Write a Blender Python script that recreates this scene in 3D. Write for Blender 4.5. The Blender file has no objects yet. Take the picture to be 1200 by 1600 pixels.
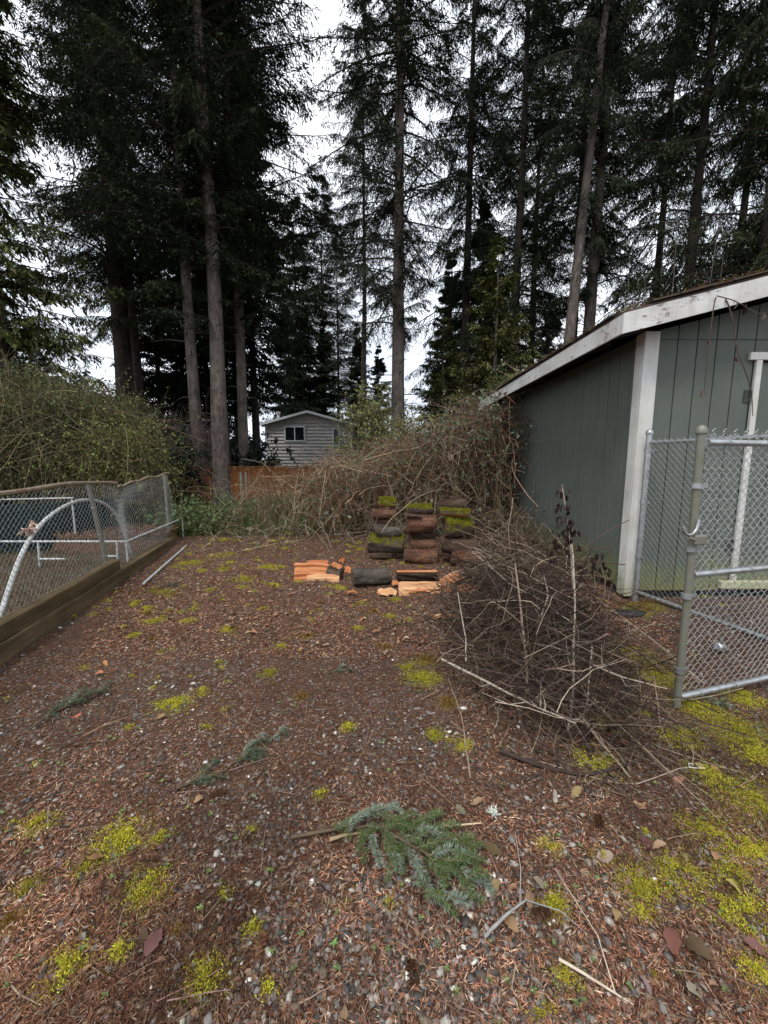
import bpy, math
import numpy as np
from mathutils import Vector, Matrix

rng = np.random.default_rng(11)
R = math.radians
sc = bpy.context.scene
col = sc.collection

# ------------------------------------------------------------------ camera
CAM_H, PITCH, FPX = 1.5, R(7.5), 610.0          # focal length in pixels of a 1200 px wide frame
cam = bpy.data.cameras.new('camera'); camo = bpy.data.objects.new('camera', cam); col.objects.link(camo)
camo.location = (0, 0, CAM_H); camo.rotation_euler = (R(90) - PITCH, 0, 0)
cam.sensor_fit = 'HORIZONTAL'; cam.sensor_width = 36.0; cam.lens = 36.0 * FPX / 1200.0
cam.clip_start = 0.05; cam.clip_end = 600
sc.camera = camo

# ------------------------------------------------------------------ sky, sun, exposure
SUN_EL, SUN_AZ = R(58), R(205)                   # azimuth clockwise from +Y
w = bpy.data.worlds.new('World'); sc.world = w; w.use_nodes = True
wn, wl = w.node_tree.nodes, w.node_tree.links
wn.clear()
wo = wn.new('ShaderNodeOutputWorld'); bg = wn.new('ShaderNodeBackground')
sky = wn.new('ShaderNodeTexSky'); sky.sky_type = 'NISHITA'; sky.sun_disc = False
sky.sun_elevation = SUN_EL; sky.sun_rotation = SUN_AZ
tcw = wn.new('ShaderNodeTexCoord'); nzw = wn.new('ShaderNodeTexNoise')
nzw.inputs['Scale'].default_value = 2.2; nzw.inputs['Detail'].default_value = 6; nzw.inputs['Roughness'].default_value = .55
crw = wn.new('ShaderNodeValToRGB')
crw.color_ramp.elements[0].position = .36; crw.color_ramp.elements[0].color = (.56, .6, .66, 1)
crw.color_ramp.elements[1].position = .68; crw.color_ramp.elements[1].color = (1, 1, 1, 1)
mulw = wn.new('ShaderNodeMixRGB'); mulw.blend_type = 'MULTIPLY'; mulw.inputs[0].default_value = 1
mulw.inputs[2].default_value = (11.5, 11.8, 12.4, 1)
mixw = wn.new('ShaderNodeMixRGB'); mixw.inputs[0].default_value = .93     # cloud cover over the clear sky
wl.new(tcw.outputs['Generated'], nzw.inputs['Vector']); wl.new(nzw.outputs['Fac'], crw.inputs['Fac'])
wl.new(crw.outputs['Color'], mulw.inputs[1]); wl.new(sky.outputs['Color'], mixw.inputs[1]); wl.new(mulw.outputs[0], mixw.inputs[2])
wl.new(mixw.outputs[0], bg.inputs['Color']); bg.inputs['Strength'].default_value = .1
wl.new(bg.outputs[0], wo.inputs['Surface'])
sd = bpy.data.lights.new('sun', 'SUN'); sd.energy = 1.5; sd.angle = R(14); sd.color = (1, .96, .9)
so = bpy.data.objects.new('sun', sd); col.objects.link(so)
to_sun = Vector((math.sin(SUN_AZ) * math.cos(SUN_EL), math.cos(SUN_AZ) * math.cos(SUN_EL), math.sin(SUN_EL)))
so.rotation_euler = to_sun.to_track_quat('Z', 'Y').to_euler()
vs = sc.view_settings
vs.view_transform = 'Standard'; vs.look = 'None'; vs.gamma = 1; vs.use_curve_mapping = False; vs.exposure = 0.66
sc.cycles.max_bounces = 6; sc.cycles.diffuse_bounces = 3; sc.cycles.glossy_bounces = 2; sc.cycles.transmission_bounces = 3

# ------------------------------------------------------------------ helpers
CP, SP = math.cos(PITCH), math.sin(PITCH)
def ray(px, py):
    u, v = (px - 600) / FPX, (py - 800) / FPX
    return np.array([u, CP - SP * v, -SP - CP * v])
def at(px, py, Y):
    d = ray(px, py); return np.array([0, 0, CAM_H]) + d * (Y / d[1])
def gp(px, py, z=0.0):
    d = ray(px, py); return np.array([0, 0, CAM_H]) + d * ((z - CAM_H) / d[2])

_T = np.random.default_rng(5).random((256, 256))
def vn(x, y):
    x = np.asarray(x, float); y = np.asarray(y, float)
    xi, yi = np.floor(x).astype(int), np.floor(y).astype(int); fx, fy = x - xi, y - yi
    fx = fx * fx * (3 - 2 * fx); fy = fy * fy * (3 - 2 * fy)
    g = lambda i, j: _T[i & 255, j & 255]
    return (g(xi, yi) * (1 - fx) + g(xi + 1, yi) * fx) * (1 - fy) + (g(xi, yi + 1) * (1 - fx) + g(xi + 1, yi + 1) * fx) * fy
def fbm(x, y, o=4):
    s, a, t = 0, .5, 0
    for i in range(o):
        s = s + a * vn(x * 2 ** i + 17.3 * i, y * 2 ** i + 5.1 * i); t += a; a *= .5
    return s / t
def nrm(v): return v / (np.linalg.norm(v, axis=-1, keepdims=True) + 1e-9)

class MB:
    def __init__(s): s.v, s.f, s.c, s.n = [], [], [], 0
    def add(s, v, f, c=(.5, .5, .5)):
        v = np.asarray(v, float).reshape(-1, 3); f = np.asarray(f, int)
        c = np.asarray(c, float)
        if c.ndim == 1: c = np.tile(c, (len(f), 1))
        s.v.append(v); s.f.append(f + s.n); s.c.append(c); s.n += len(v); return s
    def mesh(s, name, m, smooth=False):
        v = np.concatenate(s.v)
        loops = np.concatenate([f.ravel() for f in s.f]); tot = np.concatenate([np.full(len(f), f.shape[1]) for f in s.f])
        st = np.concatenate([[0], np.cumsum(tot)[:-1]]); c = np.concatenate(s.c)
        me = bpy.data.meshes.new(name); me.vertices.add(len(v)); me.vertices.foreach_set('co', v.ravel())
        me.loops.add(len(loops)); me.loops.foreach_set('vertex_index', loops.astype(np.int32))
        me.polygons.add(len(tot)); me.polygons.foreach_set('loop_start', st.astype(np.int32))
        a = me.attributes.new('Col', 'FLOAT_COLOR', 'FACE')
        a.data.foreach_set('color', np.concatenate([c, np.ones((len(c), 1))], 1).ravel())
        me.update(calc_edges=True); me.validate()
        me.polygons.foreach_set('use_smooth', np.full(len(me.polygons), smooth))
        me.materials.append(m); me.update(); return me
    def build(s, name, m, parent=None, smooth=False):
        return put(name, s.mesh(name, m, smooth), parent)
def put(name, me, parent=None):
    o = bpy.data.objects.new(name, me); col.objects.link(o)
    if parent: o.parent = parent
    return o
def tag(o, label, cat, group=None):
    o['label'] = label; o['category'] = cat
    if group: o['group'] = group
    return o
def kind(o, k, label=None):
    o['kind'] = k
    if label: o['label'] = label
    return o
def thing(name, loc, label, cat, group=None, rz=0):
    o = bpy.data.objects.new(name, None); col.objects.link(o); o.location = loc; o.rotation_euler = (0, 0, rz)
    o.empty_display_size = .1
    return tag(o, label, cat, group)

def tubes(P, r, S=4, cap=False):
    """P (N,K,3) polylines, r scalar / (N,K): verts, quads"""
    P = np.asarray(P, float)
    if P.ndim == 2: P = P[None]
    N, K, _ = P.shape
    r = np.broadcast_to(np.asarray(r, float), (N, K)) if np.ndim(r) != 1 else np.broadcast_to(np.asarray(r)[None], (N, K))
    T = nrm(np.gradient(P, axis=1))
    ref = np.tile(nrm(np.array([.37, .21, .91])), (N, 1, 1)) * np.ones((N, K, 1))
    bad = np.abs((T * ref).sum(-1).mean(1)) > .85
    ref[bad] = nrm(np.array([.9, -.4, .1]))
    A = nrm(np.cross(T, ref)); B = np.cross(T, A)
    a = np.arange(S) * 2 * math.pi / S
    V = P[:, :, None] + r[:, :, None, None] * (A[:, :, None] * np.cos(a)[None, None, :, None] + B[:, :, None] * np.sin(a)[None, None, :, None])
    i = np.arange(N)[:, None, None] * K * S + np.arange(K - 1)[None, :, None] * S + np.arange(S)[None, None, :]
    j = np.arange(N)[:, None, None] * K * S + np.arange(K - 1)[None, :, None] * S + (np.arange(S) + 1)[None, None, :] % S
    F = np.stack([i, j, j + S, i + S], -1).reshape(-1, 4)
    return V.reshape(-1, 3), F
def tube1(mb, pts, r, S=8, c=(.5, .5, .5), caps=True):
    pts = np.asarray(pts, float); K = len(pts)
    v, f = tubes(pts, r, S); mb.add(v, f, c)
    if caps:
        mb.add(v[:S], [list(range(S))[::-1]], c); mb.add(v[-S:], [list(range(S))], c)
    return mb
def box(mb, c0, c1, c=(.5, .5, .5), M=None, bev=0.0):
    x0, y0, z0 = np.minimum(c0, c1); x1, y1, z1 = np.maximum(c0, c1)
    if bev <= 0:
        v = np.array([[x0,y0,z0],[x1,y0,z0],[x1,y1,z0],[x0,y1,z0],[x0,y0,z1],[x1,y0,z1],[x1,y1,z1],[x0,y1,z1]])
        f = [[0,3,2,1],[4,5,6,7],[0,1,5,4],[1,2,6,5],[2,3,7,6],[3,0,4,7]]
        if M is not None: v = v @ np.array(M.to_3x3()).T + np.array(M.translation)
        mb.add(v, f, c); return mb
    b = bev; vs_ = []; idx = {}
    for sx in (0, 1):
        for sy in (0, 1):
            for sz in (0, 1):
                X, Y, Z = (x0, x1)[sx], (y0, y1)[sy], (z0, z1)[sz]
                dx, dy, dz = (b, -b)[sx], (b, -b)[sy], (b, -b)[sz]
                for k, p in enumerate(((X, Y + dy, Z + dz), (X + dx, Y, Z + dz), (X + dx, Y + dy, Z))):
                    idx[sx, sy, sz, k] = len(vs_); vs_.append(p)
    g = lambda *a: idx[a]
    q, t = [], []
    for s in (0, 1):
        q.append([g(s,0,0,0), g(s,1,0,0), g(s,1,1,0), g(s,0,1,0)][::1 if s else -1])
        q.append([g(0,s,0,1), g(0,s,1,1), g(1,s,1,1), g(1,s,0,1)][::1 if s else -1])
        q.append([g(0,0,s,2), g(1,0,s,2), g(1,1,s,2), g(0,1,s,2)][::1 if s else -1])
    for a in (0, 1):
        for d in (0, 1):
            q.append([g(0,a,d,1), g(1,a,d,1), g(1,a,d,2), g(0,a,d,2)])
            q.append([g(a,0,d,0), g(a,1,d,0), g(a,1,d,2), g(a,0,d,2)])
            q.append([g(a,d,0,0), g(a,d,1,0), g(a,d,1,1), g(a,d,0,1)])
            for e in (0, 1): t.append([g(a,d,e,0), g(a,d,e,1), g(a,d,e,2)])
    v = np.array(vs_)
    if M is not None: v = v @ np.array(M.to_3x3()).T + np.array(M.translation)
    mb.add(v, q, c); mb.f.append(np.array(t) + mb.n - len(v)); mb.c.append(np.tile(np.asarray(c, float), (len(t), 1)))
    return mb
def rhombi(mb, c, d, n, L, W, colr):
    """flat diamond leaves: base c, direction d, normal n"""
    d = nrm(d); s = nrm(np.cross(d, n)); L = np.reshape(L, (-1, 1)) * np.ones((len(c), 1)); W = np.reshape(W, (-1, 1)) * np.ones((len(c), 1))
    m = c + d * L * .45
    V = np.stack([c, m - s * W / 2, c + d * L, m + s * W / 2], 1).reshape(-1, 3)
    mb.add(V, np.arange(len(c) * 4).reshape(-1, 4), colr)
def leaves2(mb, c, d, n, L, W, colr, fold=.25):
    """leaf of four triangles folded along its midrib, pointed both ends"""
    d = nrm(d); s = nrm(np.cross(d, n)); n = np.cross(s, d)
    L = np.reshape(L, (-1, 1)) * np.ones((len(c), 1)); W = np.reshape(W, (-1, 1)) * np.ones((len(c), 1)); N = len(c)
    up = n * W * fold
    V = np.stack([c, c + d * L * .3 - s * W * .5 + up, c + d * L * .68 - s * W * .38 + up * .8, c + d * L - n * L * .12,
                  c + d * L * .68 + s * W * .38 + up * .8, c + d * L * .3 + s * W * .5 + up, c + d * L * .5], 1).reshape(-1, 3)
    b = np.arange(N)[:, None] * 7
    F = np.concatenate([b + np.array([[0, 6, 2, 1]]), b + np.array([[0, 5, 4, 6]])], 1).reshape(-1, 4)
    F3 = np.concatenate([b + np.array([[6, 3, 2]]), b + np.array([[6, 4, 3]])], 1).reshape(-1, 3)
    colr = np.asarray(colr, float); colr = np.tile(colr, (N, 1)) if colr.ndim == 1 else colr
    c2 = np.repeat(colr, 2, 0)
    mb.add(V, F, c2); mb.f.append(F3 + mb.n - len(V)); mb.c.append(c2)
def rv(n, *s): return nrm(rng.normal(size=(n,) + tuple(s) + (3,)))
def vary(c, n, amt=.25, hue=.1):
    c = np.asarray(c, float)
    return np.clip(c * (1 + rng.normal(0, amt, (n, 1))) * (1 + rng.normal(0, hue, (n, 3))), .004, .95)

# ------------------------------------------------------------------ materials
class NT:
    def __init__(s, name):
        s.m = bpy.data.materials.new(name); s.m.use_nodes = True; s.t = s.m.node_tree; s.N = s.t.nodes; s.b = s.N['Principled BSDF']
    def new(s, t, **k):
        n = s.N.new('ShaderNode' + t)
        for a, v in k.items():
            if hasattr(n, a): setattr(n, a, v)
            else: n.inputs[a.replace('_', ' ')].default_value = v
        return n
    def L(s, a, b): s.t.links.new(a, b)
    def noise(s, vec, scale, detail=5, rough=.6):
        n = s.new('TexNoise'); n.inputs['Scale'].default_value = scale; n.inputs['Detail'].default_value = detail; n.inputs['Roughness'].default_value = rough
        if vec is not None: s.L(vec, n.inputs['Vector'])
        return n.outputs['Fac']
    def ramp(s, fac, *st):
        r = s.new('ValToRGB'); e = r.color_ramp.elements
        while len(e) < len(st): e.new(.5)
        for i, (p, c) in enumerate(st):
            e[i].position = p; e[i].color = tuple(c) + (1,) if not np.isscalar(c) else (c, c, c, 1)
        s.L(fac, r.inputs[0]); return r.outputs[0]
    def mix(s, f, a, b, mode='MIX'):
        n = s.new('MixRGB'); n.blend_type = mode
        for v, i in ((f, 0), (a, 1), (b, 2)):
            if hasattr(v, 'links'): s.L(v, n.inputs[i])
            elif i == 0: n.inputs[0].default_value = v
            else: n.inputs[i].default_value = tuple(v) + (1,)
        return n.outputs[0]
    def math(s, op, a, b):
        n = s.new('Math'); n.operation = op
        for v, i in ((a, 0), (b, 1)):
            if hasattr(v, 'links'): s.L(v, n.inputs[i])
            else: n.inputs[i].default_value = v
        return n.outputs[0]
    def mapv(s, vec, scale):
        n = s.new('Mapping'); n.inputs['Scale'].default_value = scale; s.L(vec, n.inputs['Vector']); return n.outputs[0]
    def bump(s, h, strength=.5, dist=.01):
        n = s.new('Bump'); n.inputs['Strength'].default_value = strength; n.inputs['Distance'].default_value = dist
        s.L(h, n.inputs['Height']); s.L(n.outputs[0], s.b.inputs['Normal']); return n
    def done(s, color, rough=.8, spec=.3, metal=0):
        if hasattr(color, 'links'): s.L(color, s.b.inputs['Base Color'])
        else: s.b.inputs['Base Color'].default_value = tuple(color) + (1,)
        if hasattr(rough, 'links'): s.L(rough, s.b.inputs['Roughness'])
        else: s.b.inputs['Roughness'].default_value = rough
        s.b.inputs['Specular IOR Level'].default_value = spec; s.b.inputs['Metallic'].default_value = metal
        return s.m
def m_attr(name, rough=.75, spec=.25, nscale=0, namt=.5, transl=0):
    t = NT(name); a = t.new('Attribute'); a.attribute_name = 'Col'; c = a.outputs['Color']
    if nscale:
        tc = t.new('TexCoord'); f = t.noise(tc.outputs['Object'], nscale)
        c = t.mix(1, c, t.ramp(f, (.3, 1 - namt), (.7, 1 + namt * .6)), 'MULTIPLY')
    t.done(c, rough, spec)
    if transl:
        tr = t.new('BsdfTranslucent'); mx = t.new('MixShader'); mx.inputs[0].default_value = transl
        t.L(c, tr.inputs['Color']); t.L(t.b.outputs[0], mx.inputs[1]); t.L(tr.outputs[0], mx.inputs[2])
        t.L(mx.outputs[0], t.N['Material Output'].inputs['Surface'])
    return t.m
M = {}
M['fol'] = m_attr('conifer_foliage', .8, .05, transl=.12)
M['bough'] = m_attr('fresh_fir_needles', .55, .2, transl=.15)
M['leaf'] = m_attr('leaf', .5, .25, transl=.2)
M['twig'] = m_attr('twig', .9, .05, nscale=25, namt=.35)
M['litter'] = m_attr('needle_litter', .8, .06)
M['pebble'] = m_attr('pebble', .55, .2, nscale=120, namt=.3)
M['moss'] = m_attr('moss', .9, .1, transl=.2)
M['grass'] = m_attr('grass', .7, .1, transl=.25)

def bark(name, dark, light, moss=0.0, axis=2, scale=9, bumpd=.03, lichen=.0):
    t = NT(name); tc = t.new('TexCoord'); o = tc.outputs['Object']
    sv = [1, 1, 1]; sv[axis] = .16
    mv = t.mapv(o, sv); f = t.noise(mv, scale, 8, .7); f2 = t.noise(o, 3.1, 4); f3 = t.noise(mv, scale * 4, 4, .7)
    c = t.ramp(f, (.36, dark), (.62, light)); c = t.mix(.5, c, t.ramp(f2, (.3, tuple(np.array(dark) * 1.2)), (.7, tuple(np.array(light) * 1.1))))
    c = t.mix(.5, c, t.ramp(f3, (.35, .3), (.65, 1.2)), 'MULTIPLY')
    if lichen:
        fl = t.ramp(t.noise(o, 14, 6, .7), (.62, 0), (.7, lichen)); c = t.mix(fl, c, (.3, .32, .27))
    if moss:
        g = t.new('NewGeometry'); sx = t.new('SeparateXYZ'); t.L(g.outputs['Normal'], sx.inputs[0])
        fm = t.math('ADD', sx.outputs['Z'], t.math('MULTIPLY', t.math('SUBTRACT', t.noise(o, 13, 6, .8), .5), 3.6))
        fm = t.ramp(fm, (.75 - moss * .6, 0), (.95 - moss * .6, 1))
        mc = t.ramp(t.noise(o, 60, 4, .8), (.3, (.04, .042, .006)), (.55, (.15, .145, .014)), (.75, (.32, .29, .03)))
        c = t.mix(fm, c, mc); h = t.mix(fm, t.mix(.4, f, f3), t.noise(o, 110, 3, .7))
    else: h = t.mix(.4, f, f3)
    t.bump(h, .9, bumpd); return t.done(c, .95, .05)
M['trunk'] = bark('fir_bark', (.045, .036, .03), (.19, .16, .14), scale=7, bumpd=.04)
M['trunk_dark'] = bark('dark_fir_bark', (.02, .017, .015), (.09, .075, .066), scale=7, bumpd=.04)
M['log'] = bark('log_bark', (.022, .015, .012), (.13, .085, .06), axis=0, scale=16, lichen=.5)
M['log_red'] = bark('red_log_bark', (.035, .018, .012), (.21, .11, .07), axis=0, scale=16, lichen=.3)
M['log_grey'] = bark('grey_log_bark', (.026, .021, .017), (.15, .128, .108), axis=0, scale=18, lichen=.5)
M['log_moss'] = bark('mossy_log_bark', (.03, .022, .018), (.14, .1, .08), moss=.75, axis=0, scale=16)
M['log_moss_more'] = bark('very_mossy_log_bark', (.03, .022, .018), (.12, .09, .06), moss=1.35, axis=0, scale=16)

def wood(name, a, b, axis=0, scale=22, rough=.75, knots=True):
    t = NT(name); tc = t.new('TexCoord'); o = tc.outputs['Object']
    sv = [1, 1, 1]; sv[axis] = .07
    f = t.noise(t.mapv(o, sv), scale, 7, .65); f2 = t.noise(o, 5, 4)
    f0 = t.noise(t.mapv(o, sv), scale * 4, 5, .8); c = t.ramp(f, (.3, tuple(np.array(a) * .55)), (.42, a), (.68, b)); c = t.mix(.55, c, t.ramp(f0, (.3, .45), (.65, 1.15)), 'MULTIPLY'); c = t.mix(.3, c, t.ramp(f2, (.3, a), (.7, b)))
    t.bump(t.mix(.5, f, f0), .8, .01); return t.done(c, rough, .08)
M['split'] = wood('split_orange_wood', (.4, .13, .05), (.66, .32, .15), 0, 30)
M['split_pale'] = wood('split_pale_wood', (.5, .24, .11), (.74, .48, .27), 0, 30)
M['end'] = wood('weathered_cut_end', (.06, .04, .03), (.2, .14, .1), 1, 30)
M['end_fresh'] = wood('fresh_cut_end', (.4, .14, .06), (.62, .32, .16), 1, 30)
M['timber'] = wood('weathered_timber', (.075, .052, .028), (.19, .14, .078), 0, 14, .85)
M['fence_wood'] = wood('orange_stained_boards', (.1, .036, .013), (.28, .115, .035), 2, 18, .8)

def painted(name, base, dirt, dirt_z=None, grain_axis=2, strength=.4, algae=0, rough=.6):
    t = NT(name); tc = t.new('TexCoord'); o = tc.outputs['Object']; g = t.new('NewGeometry'); P = g.outputs['Position']
    sv = [1, 1, 1]; sv[grain_axis] = .06
    f = t.noise(t.mapv(P, sv), 60, 6, .7); f2 = t.noise(P, 2.3, 6, .6); f3 = t.noise(t.mapv(P, (6, 6, .7)), 2, 6, .7)
    c = t.mix(t.ramp(f2, (.4, 0), (.75, strength)), base, dirt)
    c = t.mix(t.ramp(f3, (.5, 0), (.8, strength * .8)), c, dirt)
    c = t.mix(.35, c, t.ramp(f, (.3, .75), (.7, 1.1)), 'MULTIPLY')
    if algae:
        sx = t.new('SeparateXYZ'); t.L(P, sx.inputs[0])
        h = t.math('ADD', sx.outputs['Z'], t.math('MULTIPLY', t.math('SUBTRACT', t.noise(P, 3.5, 6, .7), .5), .9))
        c = t.mix(t.ramp(h, (.02, algae), (algae, 0)) if False else t.math('MULTIPLY', t.ramp(h, (.0, 1.0), (.5, 0.0)), algae), c, (.2, .21, .06))
    t.bump(f, .35, .004); return t.done(c, rough, .18)
M['siding'] = painted('grey_green_siding', (.108, .123, .106), (.07, .082, .071), algae=.8)
M['white'] = painted('white_painted_trim', (.62, .62, .59), (.34, .33, .27), algae=.6, strength=.75)
M['fascia'] = painted('weathered_white_fascia', (.6, .6, .58), (.32, .3, .26), grain_axis=0, strength=.75)
def peel(m):
    t = NT.__new__(NT); t.m = m; t.t = m.node_tree; t.N = t.t.nodes; t.b = t.N['Principled BSDF']; old = t.b.inputs['Base Color'].links[0].from_socket
    g = t.new('NewGeometry'); f = t.ramp(t.noise(t.mapv(g.outputs['Position'], (1, 1, 2.5)), 7, 7, .75), (.6, 0), (.615, 1)); c = t.mix(f, old, (.2, .17, .14)); t.L(c, t.b.inputs['Base Color'])
peel(M['fascia'])
M['cream'] = painted('cream_sill', (.6, .58, .42), (.4, .4, .2), algae=.7)
M['housewall'] = painted('grey_lap_siding', (.54, .51, .49), (.42, .39, .37), grain_axis=0)
M['housetrim'] = painted('house_white_trim', (.7, .7, .7), (.5, .5, .5))
def plain(name, c, rough=.6, spec=.4, metal=0, n=0, dirt=None, bump=0):
    t = NT(name)
    if n:
        tc = t.new('TexCoord'); f = t.noise(tc.outputs['Object'], n, 6, .7)
        cc = t.mix(t.ramp(f, (.42, 0), (.68, 1)), c, dirt)
        if bump: t.bump(f, .4, bump)
        return t.done(cc, rough, spec, metal)
    return t.done(c, rough, spec, metal)
M['galv'] = plain('galvanised_pipe', (.42, .44, .45), .42, .5, .75, 18, (.25, .25, .23))
M['galv_old'] = plain('mossy_galvanised_post', (.2, .2, .17), .6, .4, .45, 12, (.17, .17, .11))
M['wire'] = plain('galvanised_wire', (.42, .43, .43), .45, .5, .6, 30, (.33, .33, .32))
M['wire_old'] = plain('dull_fence_wire', (.36, .37, .36), .55, .4, .4, 30, (.2, .2, .19))
M['rust'] = plain('rusty_rail', (.3, .24, .18), .7, .3, .3, 14, (.2, .12, .07))
M['pvc'] = plain('dull_white_pipe', (.5, .51, .5), .5, .4, 0, 8, (.3, .31, .28))
M['teal'] = plain('teal_liner', (.006, .014, .015), .85, .1, 0, 3, (.003, .006, .007))
M['dirt'] = plain('soil', (.1, .055, .032), .95, .04, 0, 22, (.02, .012, .008), .03)
M['glass'] = plain('dark_window_glass', (.012, .014, .015), .08, .6)
M['roof'] = plain('mossy_shingles', (.07, .062, .055), .95, .1, 0, 9, (.11, .065, .04), .02)
M['soffit'] = plain('dark_soffit', (.06, .07, .065), .9, .2, 0, 6, (.03, .035, .03))
M['black'] = plain('black_rubber', (.015, .015, .016), .5, .4, 0, 20, (.03, .03, .03))
M['brass'] = plain('brass', (.62, .5, .22), .35, .5, .8, 60, (.5, .4, .2))
M['steel'] = plain('steel', (.6, .6, .6), .25, .5, .9)
M['can'] = plain('aluminium_can', (.6, .62, .64), .3, .5, .8, 25, (.75, .76, .76))
M['cloth'] = plain('faded_peach_cloth', (.6, .42, .32), .9, .1, 0, 40, (.42, .27, .2))

# ------------------------------------------------------------------ ground
FX = lambda Y: -2.95 - .218 * (Y - 2.81)                # the line of the low fence
def gh(x, y):
    x = np.asarray(x, float); y = np.asarray(y, float)
    h = .05 * (fbm(x * .9 + 3, y * .9) - .5) + .022 * (fbm(x * 5, y * 5 + 9) - .5)
    h = h - .04 * np.clip(y - 11, 0, 40)
    h = h + .16 * np.clip((x - 2.45) / .5, 0, 1) * np.clip((y - 2.4) / .8, 0, 1) * np.clip((4.05 - y) / .3, 0, 1)   # soil heaped in the kennel
    h = h + .06 * np.exp(-((y - 7.2) / .5) ** 2) * (np.abs(x + .5) < 3.4)
    return h
# moss cushions: position in the yard found from the photograph, radius in pixels
MS = [(228,1390,30),(190,1310,34),(250,1308,14),(100,1518,27),(185,1487,15),(320,1528,30),(860,1322,16),(610,1410,11),(865,1412,22),
 (1005,1390,32),(1062,1365,32),(1000,1430,15),(420,1052,15),(480,992,15),(270,1100,24),(545,1140,12),(720,1165,18),(500,1240,10),(885,1525,20),
 (850,1585,20),(1185,1525,24),(1170,1430,40),(1180,1250,45),(1130,1310,36),(1150,1140,46),(1090,1105,30),(985,1020,40),(1000,955,34),(1030,1060,34),
 (660,1060,30),(680,1150,16),(930,1190,30),(60,1290,18),(20,1440,20),(240,970,16),(210,992,10),(292,970,13),(380,905,18),(300,880,22),(340,868,18),
 (420,885,18),(600,1010,14),(670,1030,22),(545,1400,12),(390,1300,10),(1190,1180,30),(1110,1210,24),(1060,1150,24),(950,1130,22),(1120,1420,22),
 (1080,1290,18),(1140,1365,22),(940,1340,12),(700,1100,18),(440,1010,10),(355,985,14),(260,925,14),(230,950,8),(350,890,12),(470,1090,12),
 (130,1360,14),(45,1385,16),(280,1450,12),(395,1450,14),(350,1395,10),(420,1545,14),(640,1040,20),(560,980,10),(1175,1330,24),(1160,1090,24)]
MOSS = []
for x, y, r in MS:
    p = gp(x, y); d = np.linalg.norm(p - [0, 0, CAM_H]); MOSS.append((p[0], p[1], r * d / FPX * .95, 1.0))
_r = np.random.default_rng(3)
for _ in range(520):
    x, y = _r.uniform(-3.2, 3.4), _r.uniform(.8, 7)
    if fbm(x * 1.1 + 31, y * 1.1 + 7) > .49 - (.07 if x > 1.0 else 0): MOSS.append((x, y, _r.uniform(.012, .06), _r.uniform(.2, .6)))
for _ in range(110):
    y = _r.uniform(3.6, 7.2); x = _r.uniform(-3.4, .4)
    if x > -2.8 - .218 * (y - 2.81): MOSS.append((x, y, _r.uniform(.025, .085), _r.uniform(.4, .9)))
MOSS = np.array(MOSS)
def mossf(x, y):
    s = np.zeros_like(x)
    for mx, my, mr, ms in MOSS:
        s = np.maximum(s, ms * np.exp(-(((x - mx) ** 2 + (y - my) ** 2) / (mr * 1.1) ** 2)))
    return s
def axis(a, b, step, lo, hi):
    c = np.arange(a, b + step / 2, step); o = [lo + (a - lo) * (1 - (1 - i / 22) ** 2.2) for i in range(22)]
    p = [b + (hi - b) * (i / 22) ** 2.2 for i in range(1, 23)]
    return np.concatenate([o, c, p])
gx, gy = axis(-4.2, 4.2, .045, -160, 160), axis(.4, 8.2, .045, -60, 260)
GX, GY = np.meshgrid(gx, gy); GZ = gh(GX, GY)
GX, GY, GZ = GX.ravel(), GY.ravel(), GZ.ravel()
nx, ny = len(gx), len(gy)
I = (np.arange(ny - 1)[:, None] * nx + np.arange(nx - 1)[None]).ravel()
F = np.stack([I, I + 1, I + nx + 1, I + nx], 1)
g = MB().add(np.stack([GX, GY, GZ], 1), F)
t = NT('yard_ground'); ge = t.new('NewGeometry'); P = ge.outputs['Position']
am = t.new('Attribute'); am.attribute_name = 'moss'
ag = t.new('Attribute'); ag.attribute_name = 'green'
fine = t.noise(P, 90, 6, .8); mid = t.noise(P, 14, 8, .75); big = t.noise(P, 1.3, 5, .6)
c = t.ramp(fine, (.32, (.014, .01, .007)), (.5, (.072, .039, .025)), (.66, (.2, .108, .066)))
c = t.mix(t.ramp(mid, (.45, 0), (.75, .6)), c, t.ramp(fine, (.3, (.04, .035, .03)), (.7, (.2, .175, .15))))
vo = t.new('TexVoronoi'); vo.inputs['Scale'].default_value = 46; t.L(P, vo.inputs['Vector'])
sp = t.new('SeparateXYZ'); t.L(vo.outputs['Color'], sp.inputs[0])
peb = t.math('MULTIPLY', t.ramp(vo.outputs['Distance'], (.3, 1), (.42, 0)), t.math('MULTIPLY', t.ramp(sp.outputs[0], (.5, 0), (.56, 1)), t.ramp(big, (.4, .15), (.62, .95))))
c = t.mix(peb, c, t.ramp(sp.outputs[1], (0, (.09, .09, .095)), (.7, (.26, .25, .24)), (1, (.5, .48, .46))))
mf = t.math('ADD', am.outputs['Fac'], t.math('MULTIPLY', t.math('SUBTRACT', t.noise(P, 24, 7, .85), .5), 3.2))
c = t.mix(t.ramp(mf, (.5, 0), (.9, .8)), c, t.ramp(fine, (.3, (.07, .06, .01)), (.55, (.2, .19, .025)), (.75, (.36, .34, .05))))
gf = t.math('ADD', ag.outputs['Fac'], t.math('MULTIPLY', t.math('SUBTRACT', mid, .5), 1.2))
c = t.mix(t.ramp(gf, (.5, 0), (.8, .8)), c, t.ramp(fine, (.3, (.02, .028, .01)), (.7, (.09, .11, .035))))
t.bump(t.mix(.4, fine, vo.outputs['Distance']), .9, .012)
gm = t.done(c, .95, .04)
go = kind(g.build('ground', gm, smooth=True), 'structure')
a = go.data.attributes.new('moss', 'FLOAT', 'POINT'); a.data.foreach_set('value', mossf(GX, GY).astype(np.float32))
a = go.data.attributes.new('green', 'FLOAT', 'POINT')
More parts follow.
